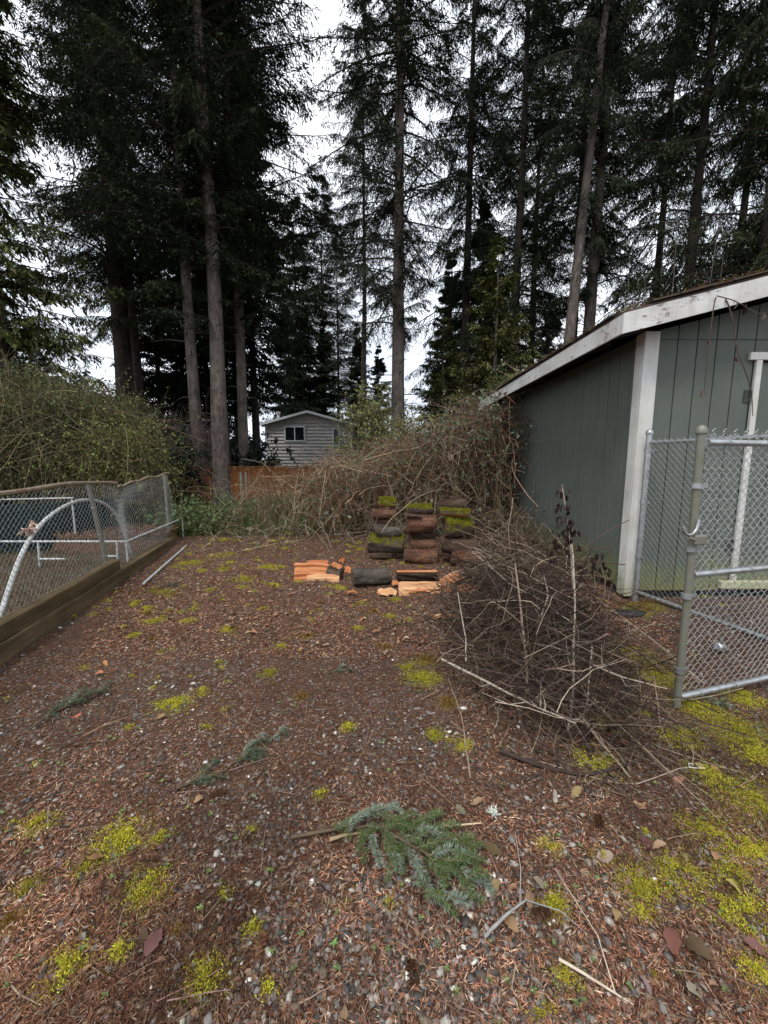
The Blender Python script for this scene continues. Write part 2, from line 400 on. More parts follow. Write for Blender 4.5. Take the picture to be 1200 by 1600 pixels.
gr = np.clip((GY - 7.2) / 1.5, 0, 1) * .75 + np.where(GX < FX(GY) - .2, .5, 0)
a.data.foreach_set('value', np.clip(gr, 0, 1).astype(np.float32))

# ------------------------------------------------------------------ shed
SX, SY0, SY1, SX1 = 2.64, 4.12, 9.0, 7.0
EAVE, PIT = 2.62, math.tan(R(14)); ZB = .10
shed = thing('shed', (SX, SY0, 0), 'grey green wooden shed with white trim beside the gravel yard', 'shed')
def sp_(x, y, z): return np.array([x - SX, y - SY0, z])
core = MB(); 
ridge = (SX + SX1) / 2
def roofz(x): return EAVE + .22 + PIT * (min(x, 2 * ridge - x) - 2.22)
zc = lambda x: roofz(x) - .15
v = [sp_(SX+.03, SY0+.03, ZB), sp_(SX1-.03, SY0+.03, ZB), sp_(SX1-.03, SY0+.03, zc(SX1)-.02), sp_(ridge, SY0+.03, zc(ridge)-.02), sp_(SX+.03, SY0+.03, zc(SX)-.02)]
v += [p + [0, SY1 - SY0 - .06, 0] for p in v]
core.add(v, [[0,1,2,3,4]]).add(v, [[9,8,7,6,5]]).add(v, [[0,4,9,5],[1,6,7,2],[0,5,6,1]])
core.build('wall_core', M['siding'], shed)
fd = MB(); box(fd, sp_(SX+.06, SY0+.06, -.1), sp_(SX1-.06, SY1-.06, ZB+.02)); fd.build('foundation', M['soffit'], shed)
# vertical grooved siding boards
bw = .195
nb = int((SY1 - SY0) / bw); mb = MB(); box(mb, (-.012, 0, ZB), (.028, bw - .011, zc(SX) - .03), bev=.004); bm_side = mb.mesh('siding_board', M['siding'])
for i in range(nb + 1):
    y = i * bw + .02
    if y + bw > SY1 - SY0: break
    o = put('siding_board', bm_side, shed); o.location = (rng.uniform(-.0015, .0015), y, 0)
mb_door0, mb_door1 = 3.72, 4.72
bx = SX + .122; k = 0
while bx < SX1 - .1:
    z0 = ZB
    m_ = MB(); x0, x1 = bx - SX, min(bx + bw - .011, SX1) - SX
    if x0 + SX > mb_door0 - .02 and x1 + SX < mb_door1 + .02: z0 = 2.54
    za, zb = zc(x0 + SX) - .03, zc(x1 + SX) - .03
    vv = np.array([[x0,-.012,z0],[x1,-.012,z0],[x1,.028,z0],[x0,.028,z0],[x0,-.012,za],[x1,-.012,zb],[x1,.028,zb],[x0,.028,za]])
    m_.add(vv, [[0,3,2,1],[4,5,6,7],[0,1,5,4],[1,2,6,5],[2,3,7,6],[3,0,4,7]]); m_.build('siding_board', M['siding'], shed); bx += bw
# corner trims
cb = MB(); box(cb, (-.04, -.045, ZB - .06), (.108, -.016, zc(SX) - .02), bev=.004); cb.build('corner_trim', M['white'], shed)
cb = MB(); box(cb, (-.04, -.0145, ZB - .06), (-.0155, .1, zc(SX) - .02), bev=.004); cb.build('corner_trim', M['white'], shed)
cb = MB(); box(cb, (-.05, SY1 - SY0 - .08, ZB - .04), (-.02, SY1 - SY0 + .02, zc(SX) - .02), bev=.004); cb.build('corner_trim', M['white'], shed)
hz = MB(); box(hz, (.13, -.018, 2.7), (SX1 - SX - .1, -.0135, 2.705)); hz.build('panel_joint', M['soffit'], shed)
# roof planes, thick, with overhang
OX, OF = 2.22, 3.80
def roofslab(sign):
    xs = (OX, ridge) if sign < 0 else (2 * ridge - OX, ridge)
    m_ = MB(); P0 = []
    for yy in (OF, SY1 + .3):
        for x in xs:
            for dz in (0, .03): P0.append(sp_(x, yy, roofz(x) + dz))
    m_.add(P0, [[0,1,3,2],[4,6,7,5],[1,5,7,3],[0,2,6,4],[0,4,5,1]])
    return m_.build('roof_deck' , M['roof'], shed)
r1 = roofslab(-1); roofslab(1)
# ragged shingle edge over the rake and eave
tabs = MB(); tabs.add(np.array([[0,0,0],[.3,0,0],[.3,.2,0],[0,.2,0],[0,0,.014],[.3,0,.014],[.3,.2,.006],[0,.2,.006]]),
    [[0,3,2,1],[4,5,6,7],[0,1,5,4],[1,2,6,5],[2,3,7,6],[3,0,4,7]]); tab_me = tabs.mesh('shingle', M['roof'])
ang = math.atan(PIT)
for i in range(26):                                     # along the eave
    o = put('shingle', tab_me, r1); y = OF - .03 + i * .21
    o.location = sp_(OX - .03 + rng.uniform(-.015, .01), y + .2, roofz(OX) + .032 + rng.uniform(0, .006))
    o.rotation_euler = (0, -ang, 0); o.rotation_euler.z = rng.uniform(-.02, .02)
for i in range(1, 10):                                  # up the rake
    x = OX + .02 + i * .235
    o = put('shingle', tab_me, r1); o.location = sp_(x - .02, OF - .035 + rng.uniform(-.012, .01), roofz(x) + .034 + rng.uniform(0, .005)); o.rotation_euler = (0, -ang, rng.uniform(-.02, .02))
# fascia on the eave and rake boards on the gable
fa = MB(); box(fa, sp_(OX - .022, OF + .001, EAVE + .045), sp_(OX, SY1 + .3, EAVE + .215)); fa.build('fascia', M['fascia'], shed)
def rake(x0, x1, name='rake_board'):
    m_ = MB(); v = []
    for yy in (OF - .024, OF - .001):
        for x in (x0, x1): v += [sp_(x, yy, roofz(x) - .175), sp_(x, yy, roofz(x) + .004)]
    m_.add(v, [[0,2,3,1],[4,5,7,6],[0,1,5,4],[2,6,7,3],[1,3,7,5],[0,4,6,2]]); return m_.build(name, M['fascia'], shed)
rake(OX - .022, ridge); rake(2 * ridge - OX, ridge)
sf = MB(); v = [sp_(x, y, roofz(x) - .012) for y in (OF + .002, SY1 + .28) for x in (OX + .004, ridge)]
sf.add(v, [[0,1,3,2]]); sf.build('soffit', M['soffit'], shed)
for i in range(9):                                      # rafter tails under the eave
    y = OF + .32 + i * .6; m_ = MB(); v = []
    for yy in (y, y + .04):
        for x in (OX + .004, SX - .014): v += [sp_(x, yy, roofz(x) - .15), sp_(x, yy, roofz(x) - .016)]
    m_.add(v, [[0,2,3,1],[4,5,7,6],[0,1,5,4],[2,6,7,3],[1,3,7,5],[0,4,6,2]]); m_.build('rafter_tail', M['soffit'], shed)
# needle debris and moss along the roof edge
n = 5200; x = np.where(rng.random(n) < .5, rng.uniform(OX - .03, ridge, n), OX + np.abs(rng.normal(0, .18, n)) - .03)
y = np.where(x < OX + .5, rng.uniform(OF - .03, SY1, n), OF - .03 + np.abs(rng.normal(0, .12, n)))
pz = np.array([roofz(q) for q in x]) + .048 + rng.uniform(0, .03, n)
m_ = MB(); d = rv(n); d[:, 2] *= .3
rhombi(m_, np.stack([x - SX, y - SY0, pz], 1), d, rv(n), rng.uniform(.03, .08, n), .006, vary((.09, .05, .03), n))
k_ = rng.random(n) < .25; rhombi(m_, np.stack([x - SX, y - SY0, pz - .01], 1)[k_], rv(k_.sum()) * [1, 1, .3] + [0, 0, .6], rv(k_.sum()), .03, .012, vary((.09, .1, .02), k_.sum()))
kind(m_.build('roof_debris', M['litter'], r1), 'stuff')
# door with white frame, hinge and threshold
door = MB(); box(door, sp_(mb_door0 + .09, SY0 - .006, .2), sp_(mb_door1 - .09, SY0 + .028, 2.48), bev=.004); dr = door.build('door', M['siding'], shed)
for i in range(3):
    gv = MB(); x = mb_door0 + .29 + i * .22; box(gv, sp_(x, SY0 - .0085, .24), sp_(x + .01, SY0 - .007, 2.44)); gv.build('groove', M['soffit'], dr)
for xx, ww in ((mb_door0 + .02, .06), (mb_door1 - .08, .06)):
    f_ = MB(); box(f_, sp_(xx, SY0 - .045, .18), sp_(xx + ww, SY0 - .0125, 2.5), bev=.004); f_.build('door_jamb', M['white'], shed)
f_ = MB(); box(f_, sp_(mb_door0 - .05, SY0 - .047, 2.501), sp_(mb_door1 + .05, SY0 - .0125, 2.575), bev=.004); f_.build('door_header', M['white'], shed)
f_ = MB(); box(f_, sp_(mb_door0 - .1, SY0 - .07, .13), sp_(mb_door1 + .1, SY0 - .0125, .215), bev=.006); f_.build('door_sill', M['cream'], shed)
for z in (.6, 2.15):
    h_ = MB(); box(h_, sp_(mb_door0 - .05, SY0 - .022, z - .06), sp_(mb_door0 + .018, SY0 - .0125, z + .06)); tube1(h_, [sp_(mb_door0 + .005, SY0 - .03, z - .06), sp_(mb_door0 + .005, SY0 - .03, z + .06)], .008, 6); h_.build('hinge', M['soffit'], shed)

# ------------------------------------------------------------------ chain link
def chainlink(mb, fn, U, V, pitch=.06, r=.0016, S=3, c=(.5, .5, .5)):
    """woven zigzag wires; fn(u, v, w) -> world points, u along, v up, w out of plane"""
    w_ = pitch * .5; nw = int(U / w_); rows = int(V / w_)
    for i in range(nw):
        k = np.arange(rows + 1)
        u = (i + .5) * w_ + np.where((k + i) % 2 == 0, -.53, .53) * w_; v = k * w_
        # rounded knuckles: two points per corner, woven in front and behind
        uu = np.repeat(u, 2); vv = np.repeat(v, 2); vv[0::2] -= pitch * .05; vv[1::2] += pitch * .05
        ww = np.tile([-.0022, .0022], len(k)) * np.where(i % 2 == 0, 1, -1)
        mb_v, mb_f = tubes(fn(uu, np.clip(vv, 0, V), ww), r, S); mb.add(mb_v, mb_f, c)

# gate, standing open
GA, GB = np.array([1.77, 2.19]), np.array([2.98, 2.54])
gdir = (GB - GA) / np.linalg.norm(GB - GA); glen = np.linalg.norm(GB - GA); gn = np.array([-gdir[1], gdir[0]])
gate = thing('gate', (GA[0], GA[1], 0), 'open chain link gate on a mossy pipe post beside the brush pile', 'gate', rz=math.atan2(gdir[1], gdir[0]))
m_ = MB(); tube1(m_, [(0, 0, .03), (-.004, 0, .8), (-.03, 0, 1.655)], .021, 14)
gpost = m_.build('post', M['galv_old'], gate, True)
m_ = MB(); tube1(m_, [(-.03,0,1.648),(-.03,0,1.662),(-.03,0,1.682),(-.03,0,1.692)], [.028,.029,.023,.006], 14); m_.build('cap', M['galv_old'], gpost, True)
for z in (.26, .72, 1.0, 1.36):
    m_ = MB(); tube1(m_, [(-.018*z,0,z-.014),(-.018*z,0,z+.014)], .028, 14); box(m_, (.02, -.004, z-.012), (.06, .004, z+.012)); m_.build('band', M['galv'], gpost)
for z0, z1, rr in ((.085, .09, .019), (.845, .84, .019), (1.6, 1.605, .019)):
    m_ = MB(); tube1(m_, [(.02, 0, z0), (glen*.5, 0, (z0+z1)/2 - .004), (glen, 0, z1)], rr, 12); m_.build('rail', M['galv'], gate, True)
    for u in np.arange(.18, glen, .3):
        m_ = MB(); tube1(m_, [(u, 0, z0 - .0), (u + .006, 0, z0)], rr + .003, 12); m_.build('tie', M['wire'], gate)
m_ = MB(); tube1(m_, [(glen, 0, -.02), (glen, 0, 1.65)], .026, 12); m_.build('hinge_post', M['galv'], gate, True)
m_ = MB(); chainlink(m_, lambda u, v, w: np.stack([u + .03, .024 + w + .004 * np.sin(u * 9), .06 + v], 1), glen - .05, 1.6)
kind(m_.build('wire_mesh', M['wire'], gate), 'stuff')
m_ = MB()                                              # twisted wire ends along the top rail
for u in np.arange(.06, glen, .085):
    a_ = np.linspace(0, 5.2, 9); tube1(m_, np.stack([u + .018 * np.sin(a_), .012 * np.cos(a_ * .9), 1.64 + .018 * (1 - np.cos(a_))], 1), .0022, 4)
kind(m_.build('wire_ends', M['wire'], gate), 'stuff')
# fork latch, swung up
m_ = MB(); a_ = np.linspace(math.pi * 1.12, math.pi * 2.02, 14)
tube1(m_, np.stack([-.088 + .06 * np.cos(a_), -.035 + .0 * a_, 1.17 + .08 * np.sin(a_) + .0], 1), [.006] + [.0085] * 12 + [.006], 8)
lt = m_.build('latch_fork', M['galv'], gate, True)
m_ = MB(); box(m_, (-.045, -.045, 1.03), (.045, -.022, 1.085), bev=.006); tube1(m_, [(-.045,-.034,1.06),(-.09,-.034,1.075)], .01, 8); m_.build('latch_clamp', M['galv_old'], lt)

# kennel fence from the shed corner towards the gate hinge
KA, KB = np.array([2.66, 3.98]), np.array([3.05, 2.62]); kd = (KB - KA); kl = np.linalg.norm(kd); kd /= kl
ken = thing('kennel_fence', (KA[0], KA[1], 0), 'chain link fence panel with blue grey post at the shed corner', 'fence', rz=math.atan2(kd[1], kd[0]))
m_ = MB(); tube1(m_, [(0,0,-.02),(0,0,1.77)], .027, 14); kp = m_.build('post', M['galv'], ken, True)
m_ = MB(); tube1(m_, [(0,0,1.765),(0,0,1.775),(0,0,1.8),(0,0,1.815)], [.036,.037,.028,.006], 14); m_.build('cap', M['galv'], kp, True)
for z in (.5, 1.08, 1.6):
    m_ = MB(); tube1(m_, [(0,0,z-.014),(0,0,z+.014)], .0345, 14); box(m_, (.03,-.004,z-.012),(.06,.004,z+.012)); m_.build('band', M['galv'], kp)
for z in (.13, 1.68):
    m_ = MB(); tube1(m_, [(.02,0,z),(kl,0,z)], .02, 12); m_.build('rail', M['galv'], ken, True)
m_ = MB(); tube1(m_, [(kl,0,-.02),(kl,0,1.76)], .03, 12); m_.build('post', M['galv'], ken, True)
m_ = MB(); chainlink(m_, lambda u, v, w: np.stack([u + .03, -.022 + w, .12 + v], 1), kl - .05, 1.6)
kind(m_.build('wire_mesh', M['wire'], ken), 'stuff')

# low fence on the left, sagging, on timbers
def FP(u):                                             # distance along the fence -> x, y
    d = np.array([-.218, 1]) / math.hypot(.218, 1); p0 = np.array([FX(1.2), 1.2])
    return p0[0] + d[0] * u, p0[1] + d[1] * u
UL = 5.95
lf = thing('low_fence', (FX(1.2), 1.2, 0), 'sagging low chain link fence with bent rail above the timber edging', 'fence')
L0 = np.array([FX(1.2), 1.2, 0])
def topz(u): return 1.235 - .05 * np.exp(-((u - 4.15) / .35) ** 2) - .02 * np.sin(u * 1.7) * (u > 1) + .02 * np.clip(u - 4.6, 0, 2)
def bulge(u, v): return .16 * np.exp(-((u - 4.6) / .6) ** 2) * np.sin(np.clip(v, 0, 1) * 3.1) - .05 * np.sin(u * 2.3) * np.sin(v * 3.1)
def fl(u, v, w):
    u = np.asarray(u); x, y = FP(u + .05 * np.sin(v * 5 + u * 3) * (u > 3.4)); zb = np.where(u < 3.75, .285, .16)
    z = zb + (topz(u) - zb) * v; b = bulge(u, v)
    return np.stack([x - L0[0] - b + w, y - L0[1] + w * .2, z], 1)
m_ = MB(); chainlink(m_, lambda u, v, w: fl(u, v / .95, w), UL, .95, pitch=.062, r=.0021); kind(m_.build('wire_mesh', M['wire_old'], lf), 'stuff')
m_ = MB(); us = np.linspace(0, 3.9, 24); x, y = FP(us); tube1(m_, np.stack([x - L0[0], y - L0[1], topz(us) + .008 + .006 * np.sin(us * 5)], 1), .02, 8); m_.build('rail', M['rust'], lf, True)
m_ = MB(); us = np.linspace(3.95, UL, 20); x, y = FP(us); tube1(m_, np.stack([x - L0[0] - .04 * np.sin((us - 3.95) * 2), y - L0[1], topz(us) - .0 + .015 * np.sin(us * 9)], 1), .016, 8); m_.build('rail', M['rust'], lf, True)
for u, du, dx in ((.4, 0, 0), (3.62, -.22, -.05), (UL, -.05, 0)):
    x, y = FP(u); x2, y2 = FP(u + du); m_ = MB()
    tube1(m_, [(x - L0[0] - .05, y - L0[1], .0), (x2 - L0[0] - .05 + dx, y2 - L0[1], topz(u + du) - .012)], .025, 10); p_ = m_.build('post', M['galv_old'], lf, True)
    for z in (.35, .62, .95):
        q = (z) / 1.2; m_ = MB(); X_ = (x + (x2 - x) * q - L0[0] - .05 + dx * q, y + (y2 - y) * q - L0[1]); tube1(m_, [(X_[0], X_[1], z - .006), (X_[0], X_[1], z + .006)], .03, 10); m_.build('tie', M['galv'], p_)
def timber(u0, u1, z0, z1, off, label, wid=.1):
    (xa, ya), (xb, yb) = FP(u0), FP(u1); L = math.hypot(xb - xa, yb - ya); n_ = 12
    o = thing_ = None; m_ = MB(); xs = np.linspace(0, L, n_); ring = np.array([[-wid/2, z0], [wid/2 - .008, z0], [wid/2, z0 + .008], [wid/2, z1 - .01], [wid/2 - .01, z1], [-wid/2, z1]])
    V = np.array([[x_, r_[0] + .006 * (vn(x_ * 2, z0 * 30) - .5), r_[1] + .012 * (vn(x_ * 1.5 + 3, z1 * 30) - .5)] for x_ in xs for r_ in ring]); K = len(ring)
    F = [[i * K + j, (i + 1) * K + j, (i + 1) * K + (j + 1) % K, i * K + (j + 1) % K] for i in range(n_ - 1) for j in range(K)]
    V[:, 1] *= -1
    m_.add(V, [f[::-1] for f in F]).add(V, [list(range(K))]).add(V, [[(n_ - 1) * K + j for j in range(K)][::-1]])
    o = m_.build('landscape_timber', M['timber']); o.location = (xa + off, ya, 0); o.rotation_euler = (0, 0, math.atan2(yb - ya, xb - xa)); return tag(o, label, 'timber')
timber(.2, 3.83, -.05, .145, .04, 'lower weathered timber edging under the low fence')
timber(.2, 3.62, .147, .285, .028, 'upper weathered timber laid on another under the low fence')
timber(3.86, 5.75, -.05, .15, .05, 'shorter single timber edging behind the stacked timbers')

# ------------------------------------------------------------------ things behind the low fence
def pipe_thing(name, parts, label, cat, mat, r=.017):
    o0 = np.array(parts[0][1][0]) * [1, 1, 0]
    th = thing(name, o0, label, cat)
    for nm, pts in parts:
        m_ = MB(); tube1(m_, np.array(pts) - o0, r, 8); m_.build(nm, mat, th, True)
    return th
hp = [at(-40,1060,2.78), at(-8,985,2.98), at(6,945,3.1), at(25,885,3.35), at(45,842,3.65), at(70,811,4.0), at(100,790,4.4), at(130,779,4.9), at(160,783,5.4), at(185,803,5.8), at(204,840,6.1)]
hp = np.array(hp); hp[0][2] = .0; hp[-1][2] = .0
# smooth the bend
tt = np.linspace(0, len(hp) - 1, 40); hs = np.stack([np.interp(tt, range(len(hp)), hp[:, i]) for i in range(3)], 1)
for _ in range(4): hs[1:-1] = (hs[:-2] + hs[1:-1] * 2 + hs[2:]) / 4
pipe_thing('pipe_hoop', [('hoop', hs)], 'white bent pipe hoop arching behind the low fence', 'pipe hoop', M['pvc'], .02)
kt = at(46, 825, 3.68); m_ = MB(); n = 26
d = rv(n); leaves2(m_, np.zeros((n, 3)) + rng.normal(0, .012, (n, 3)), d * [1, .6, 1.0] - [0, 0, .3], rv(n), rng.uniform(.05, .12, n), .03, vary((.5, .34, .25), n, .15))
o = m_.build('cloth_tie', M['cloth']); o.location = kt; tag(o, 'faded peach rag tied round the white pipe hoop', 'rag')
Yf = 5.35; A = at(198, 848, Yf); zr = .38; A[2] = zr; Bk = at(268, 826, 7.6); Bk[2] = zr
legs = [at(60, 850, Yf), at(183, 850, Yf)]
parts = [('rail', [A, (A[0] - 2.6, Yf, zr)]), ('rail', [A, (A[0] - .35, Yf + 2.2, zr)])]
for l in legs: parts += [('leg', [(l[0], Yf, zr), (l[0] - .02, Yf, 0)])]
parts += [('leg', [(A[0] - .01, Yf, zr), (A[0] - .01, Yf + .01, 0)]), ('leg', [(A[0] - .35, Yf + 2.2, zr), (A[0] - .35, Yf + 2.2, -.01)]), ('brace', [(legs[0][0], Yf, .13), (legs[0][0] + .35, Yf, .13)]), ('brace', [(legs[1][0], Yf, .17), (legs[1][0] - .16, Yf, .17)])]
pipe_thing('garden_rack', parts, 'low white pipe frame on legs behind the low fence', 'pipe frame', M['pvc'], .015)
pipe_thing('long_pipe', [('pipe', [at(-60, 782, 6.6), at(115, 778, 6.6)]), ('leg', [at(-30, 782, 6.6), at(-30, 860, 6.6)]), ('leg', [at(112, 778, 6.6), (at(112, 778, 6.6)[0], 6.6, 0)])], 'long white pipe rail above the teal pool wall', 'pipe rail', M['pvc'], .014)
# teal pool wall, round
pc = np.array([-6.6, 7.6]); pr = 1.5; a_ = np.linspace(0, 2 * math.pi, 49)[:-1]; m_ = MB()
V = np.array([[rr * math.cos(q), rr * math.sin(q), z] for (rr, z) in ((pr, -.05), (pr, .78), (pr - .05, .8), (pr - .06, .7), (pr - .06, .05)) for q in a_]); K = 48
m_.add(V, [[i * K + j, i * K + (j + 1) % K, (i + 1) * K + (j + 1) % K, (i + 1) * K + j] for i in range(4) for j in range(K)]).add(V, [[4 * K + j for j in range(K)]])
o = m_.build('garden_pool', M['teal'], smooth=True); o.location = (pc[0], pc[1], 0); tag(o, 'round dark teal pool wall behind the low fence', 'pool')
# mulch bed with a rim
bc = at(150, 850, 6.2); bc = np.array([bc[0] - .1, 6.9, 0]); m_ = MB(); rr_ = np.linspace(0, 1, 9); nn = 36
V = [[0, 0, .26]] + [[1.05 * q * math.cos(t_), .75 * q * math.sin(t_), (.24 if q < .98 else 0) + .05 * (vn(q * 5 + t_ * 3, t_ * 4) - .5)] for q in list(rr_[1:]) + [1.03] for t_ in np.arange(nn) * 2 * math.pi / nn]
Fq = [[1 + i * nn + j, 1 + i * nn + (j + 1) % nn, 1 + (i + 1) * nn + (j + 1) % nn, 1 + (i + 1) * nn + j] for i in range(8) for j in range(nn)]
m_.add(V, Fq).add(V, [[0, 1 + j, 1 + (j + 1) % nn] for j in range(nn)])
o = m_.build('mulch_bed', M['dirt'], smooth=True); o.location = bc; tag(o, 'low heap of brown mulch inside the white pipe frame', 'mulch bed')

n = 2500; a = rng.uniform(0, 6.28, n); q = np.sqrt(rng.random(n)); m_ = MB(); d = rv(n); d[:, 2] *= .4
rhombi(m_, np.stack([1.0 * q * np.cos(a), .72 * q * np.sin(a), .25 + .03 * rng.random(n)], 1), d, rv(n) * .4 + [0, 0, 1], rng.uniform(.03, .09, n), .02, vary((.13, .075, .045), n, .5, .1)); kind(m_.build('mulch', M['litter'], o), 'stuff')
# loose pole on the gravel
pa, pb = gp(224, 912, .02), gp(291, 853, .02); m_ = MB(); tube1(m_, np.array([pa, pb]) - pa, .016, 10)
o = m_.build('loose_pole', M['pvc'], smooth=True); o.location = pa; tag(o, 'straight grey metal pole lying on the gravel by the timbers', 'pole')

# back boundary: chain link posts and mesh
bf = thing('back_fence', (-3.4, 9.3, 0), 'old wire mesh fence with twin posts in the brambles', 'fence')
for x in (.0, .09, 2.6, 5.2):
    m_ = MB(); tube1(m_, [(x, 0 if x != .09 else .08, -.05), (x, 0 if x != .09 else .08, 1.22)], .027, 10); m_.build('post', M['galv_old'], bf, True)
m_ = MB(); chainlink(m_, lambda u, v, w: np.stack([u, w, .02 + v], 1), 5.2, 1.14, pitch=.06, r=.0009); kind(m_.build('wire_mesh', M['wire_old'], bf), 'stuff')

# orange board fence behind
of = thing('board_fence', (-9.5, 15.5, -.2), 'orange stained board fence behind the brambles', 'fence')
mb = MB(); box(mb, (0, 0, -.3), (.138, .02, 1.42), bev=.004); bme = mb.mesh('board', M['fence_wood'])
for i in range(86):
    o = put('board', bme, of); o.location = (i * .142, rng.uniform(-.006, .006), rng.uniform(-.015, .015))
for z in (.1, 1.15):
    m_ = MB(); box(m_, (0, .027, z), (12.2, .065, z + .085)); m_.build('rail', M['fence_wood'], of)
mb = MB(); box(mb, (-.02, -.03, 1.441), (12.24, .075, 1.475)); mb.build('cap_board', M['fence_wood'], of)

# ------------------------------------------------------------------ far house
HY = 34.0
hA, hB = at(417, 700, HY)[0], at(548, 700, HY)[0]; hw = hB - hA
hz0 = -1.2; hz1 = at(480, 664, HY)[2]; hpk = at(480, 646, HY)[2]
hs_ = thing('house', ((hA + hB) / 2, HY, hz0), 'pale grey gabled house beyond the brambles', 'house'); hw2 = hw / 2; H1 = hz1 - hz0; H2 = hpk - hz0
m_ = MB(); v = [(-hw2, .06, 0), (hw2, .06, 0), (hw2, .06, H1), (0, .06, H2), (-hw2, .06, H1)]; v += [(x, 9, z) for x, _, z in v]
m_.add(v, [[0,1,2,3,4]]).add(v, [[9,8,7,6,5]]).add(v, [[0,4,9,5],[1,6,7,2]]); m_.build('wall', M['housewall'], hs_)
z = 0
while z < H2 - .45:                                      # lap siding
    hw_ = hw2 if z + .3 < H1 else hw2 * (H2 - z - .3) / (H2 - H1)
    m_ = MB(); v = np.array([[-hw_, -.08, z], [hw_, -.08, z], [hw_, .05, z + .3], [-hw_, .05, z + .3], [-hw_, .055, z], [hw_, .055, z]])
    m_.add(v, [[0,1,2,3],[4,5,1,0]]); m_.build('siding_board', M['housewall'], hs_); z += .28
for s in (-1, 1):
    m_ = MB(); e = hw2 + .55; sl = (H2 - H1) / hw2; ze = H2 - sl * e + .1
    v = [(s * e, -.5, ze), (0, -.5, H2 + .1), (0, 9.4, H2 + .1), (s * e, 9.4, ze)]; v += [(x, y, z + .12) for x, y, z in v]
    m_.add(v, [[0,1,2,3],[4,7,6,5],[0,4,5,1],[1,5,6,2],[2,6,7,3],[3,7,4,0]]); m_.build('roof_side', M['roof'], hs_)
    m_ = MB(); v = [(s * e, -.53, ze - .1), (0, -.53, H2), (0, -.53, H2 + .2), (s * e, -.53, ze + .1)]; v += [(x, -.503, z) for x, y, z in v]
    m_.add(v, [[0,1,2,3],[4,7,6,5],[0,4,5,1],[3,2,6,7],[0,3,7,4]]); m_.build('rake_board', M['housetrim'], hs_)
def hwin(px0, py0, px1, py1, mull=True):
    a, b = at(px0, py1, HY), at(px1, py0, HY); cx = (hA + hB) / 2
    x0, x1, z0, z1 = a[0] - cx, b[0] - cx, a[2] - hz0, b[2] - hz0
    m_ = MB(); box(m_, (x0, -.11, z0), (x1, -.085, z1)); wn_ = m_.build('window', M['glass'], hs_)
    for (q0, q1) in (((x0 - .1, z0 - .1), (x1 + .1, z0)), ((x0 - .1, z1), (x1 + .1, z1 + .1)), ((x0 - .1, z0), (x0, z1)), ((x1, z0), (x1 + .1, z1))):
        m_ = MB(); box(m_, (q0[0], -.15, q0[1]), (q1[0], .018, q1[1])); m_.build('frame', M['housetrim'], wn_)
    if mull: m_ = MB(); box(m_, ((x0 + x1) / 2 - .04, -.14, z0), ((x0 + x1) / 2 + .04, -.112, z1)); m_.build('mullion', M['housetrim'], wn_)
hwin(447, 668, 475, 688); hwin(522, 671, 530, 696, False)
vp = at(435, 650, HY + 2); m_ = MB(); tube1(m_, [(vp[0] - (hA + hB) / 2, 2, H1 + .1), (vp[0] - (hA + hB) / 2, 2, H1 + 1.15)], .12, 10); tube1(m_, [(vp[0] - (hA + hB) / 2, 2, H1 + 1.15), (vp[0] - (hA + hB) / 2, 2, H1 + 1.35)], .2, 10); m_.build('vent_pipe', M['housetrim'], hs_)
for x in (-hw2, hw2):
    m_ = MB(); box(m_, (x - .08, -.1, 0), (x + .08, .015, H1 - .05)); m_.build('corner_trim', M['housetrim'], hs_)

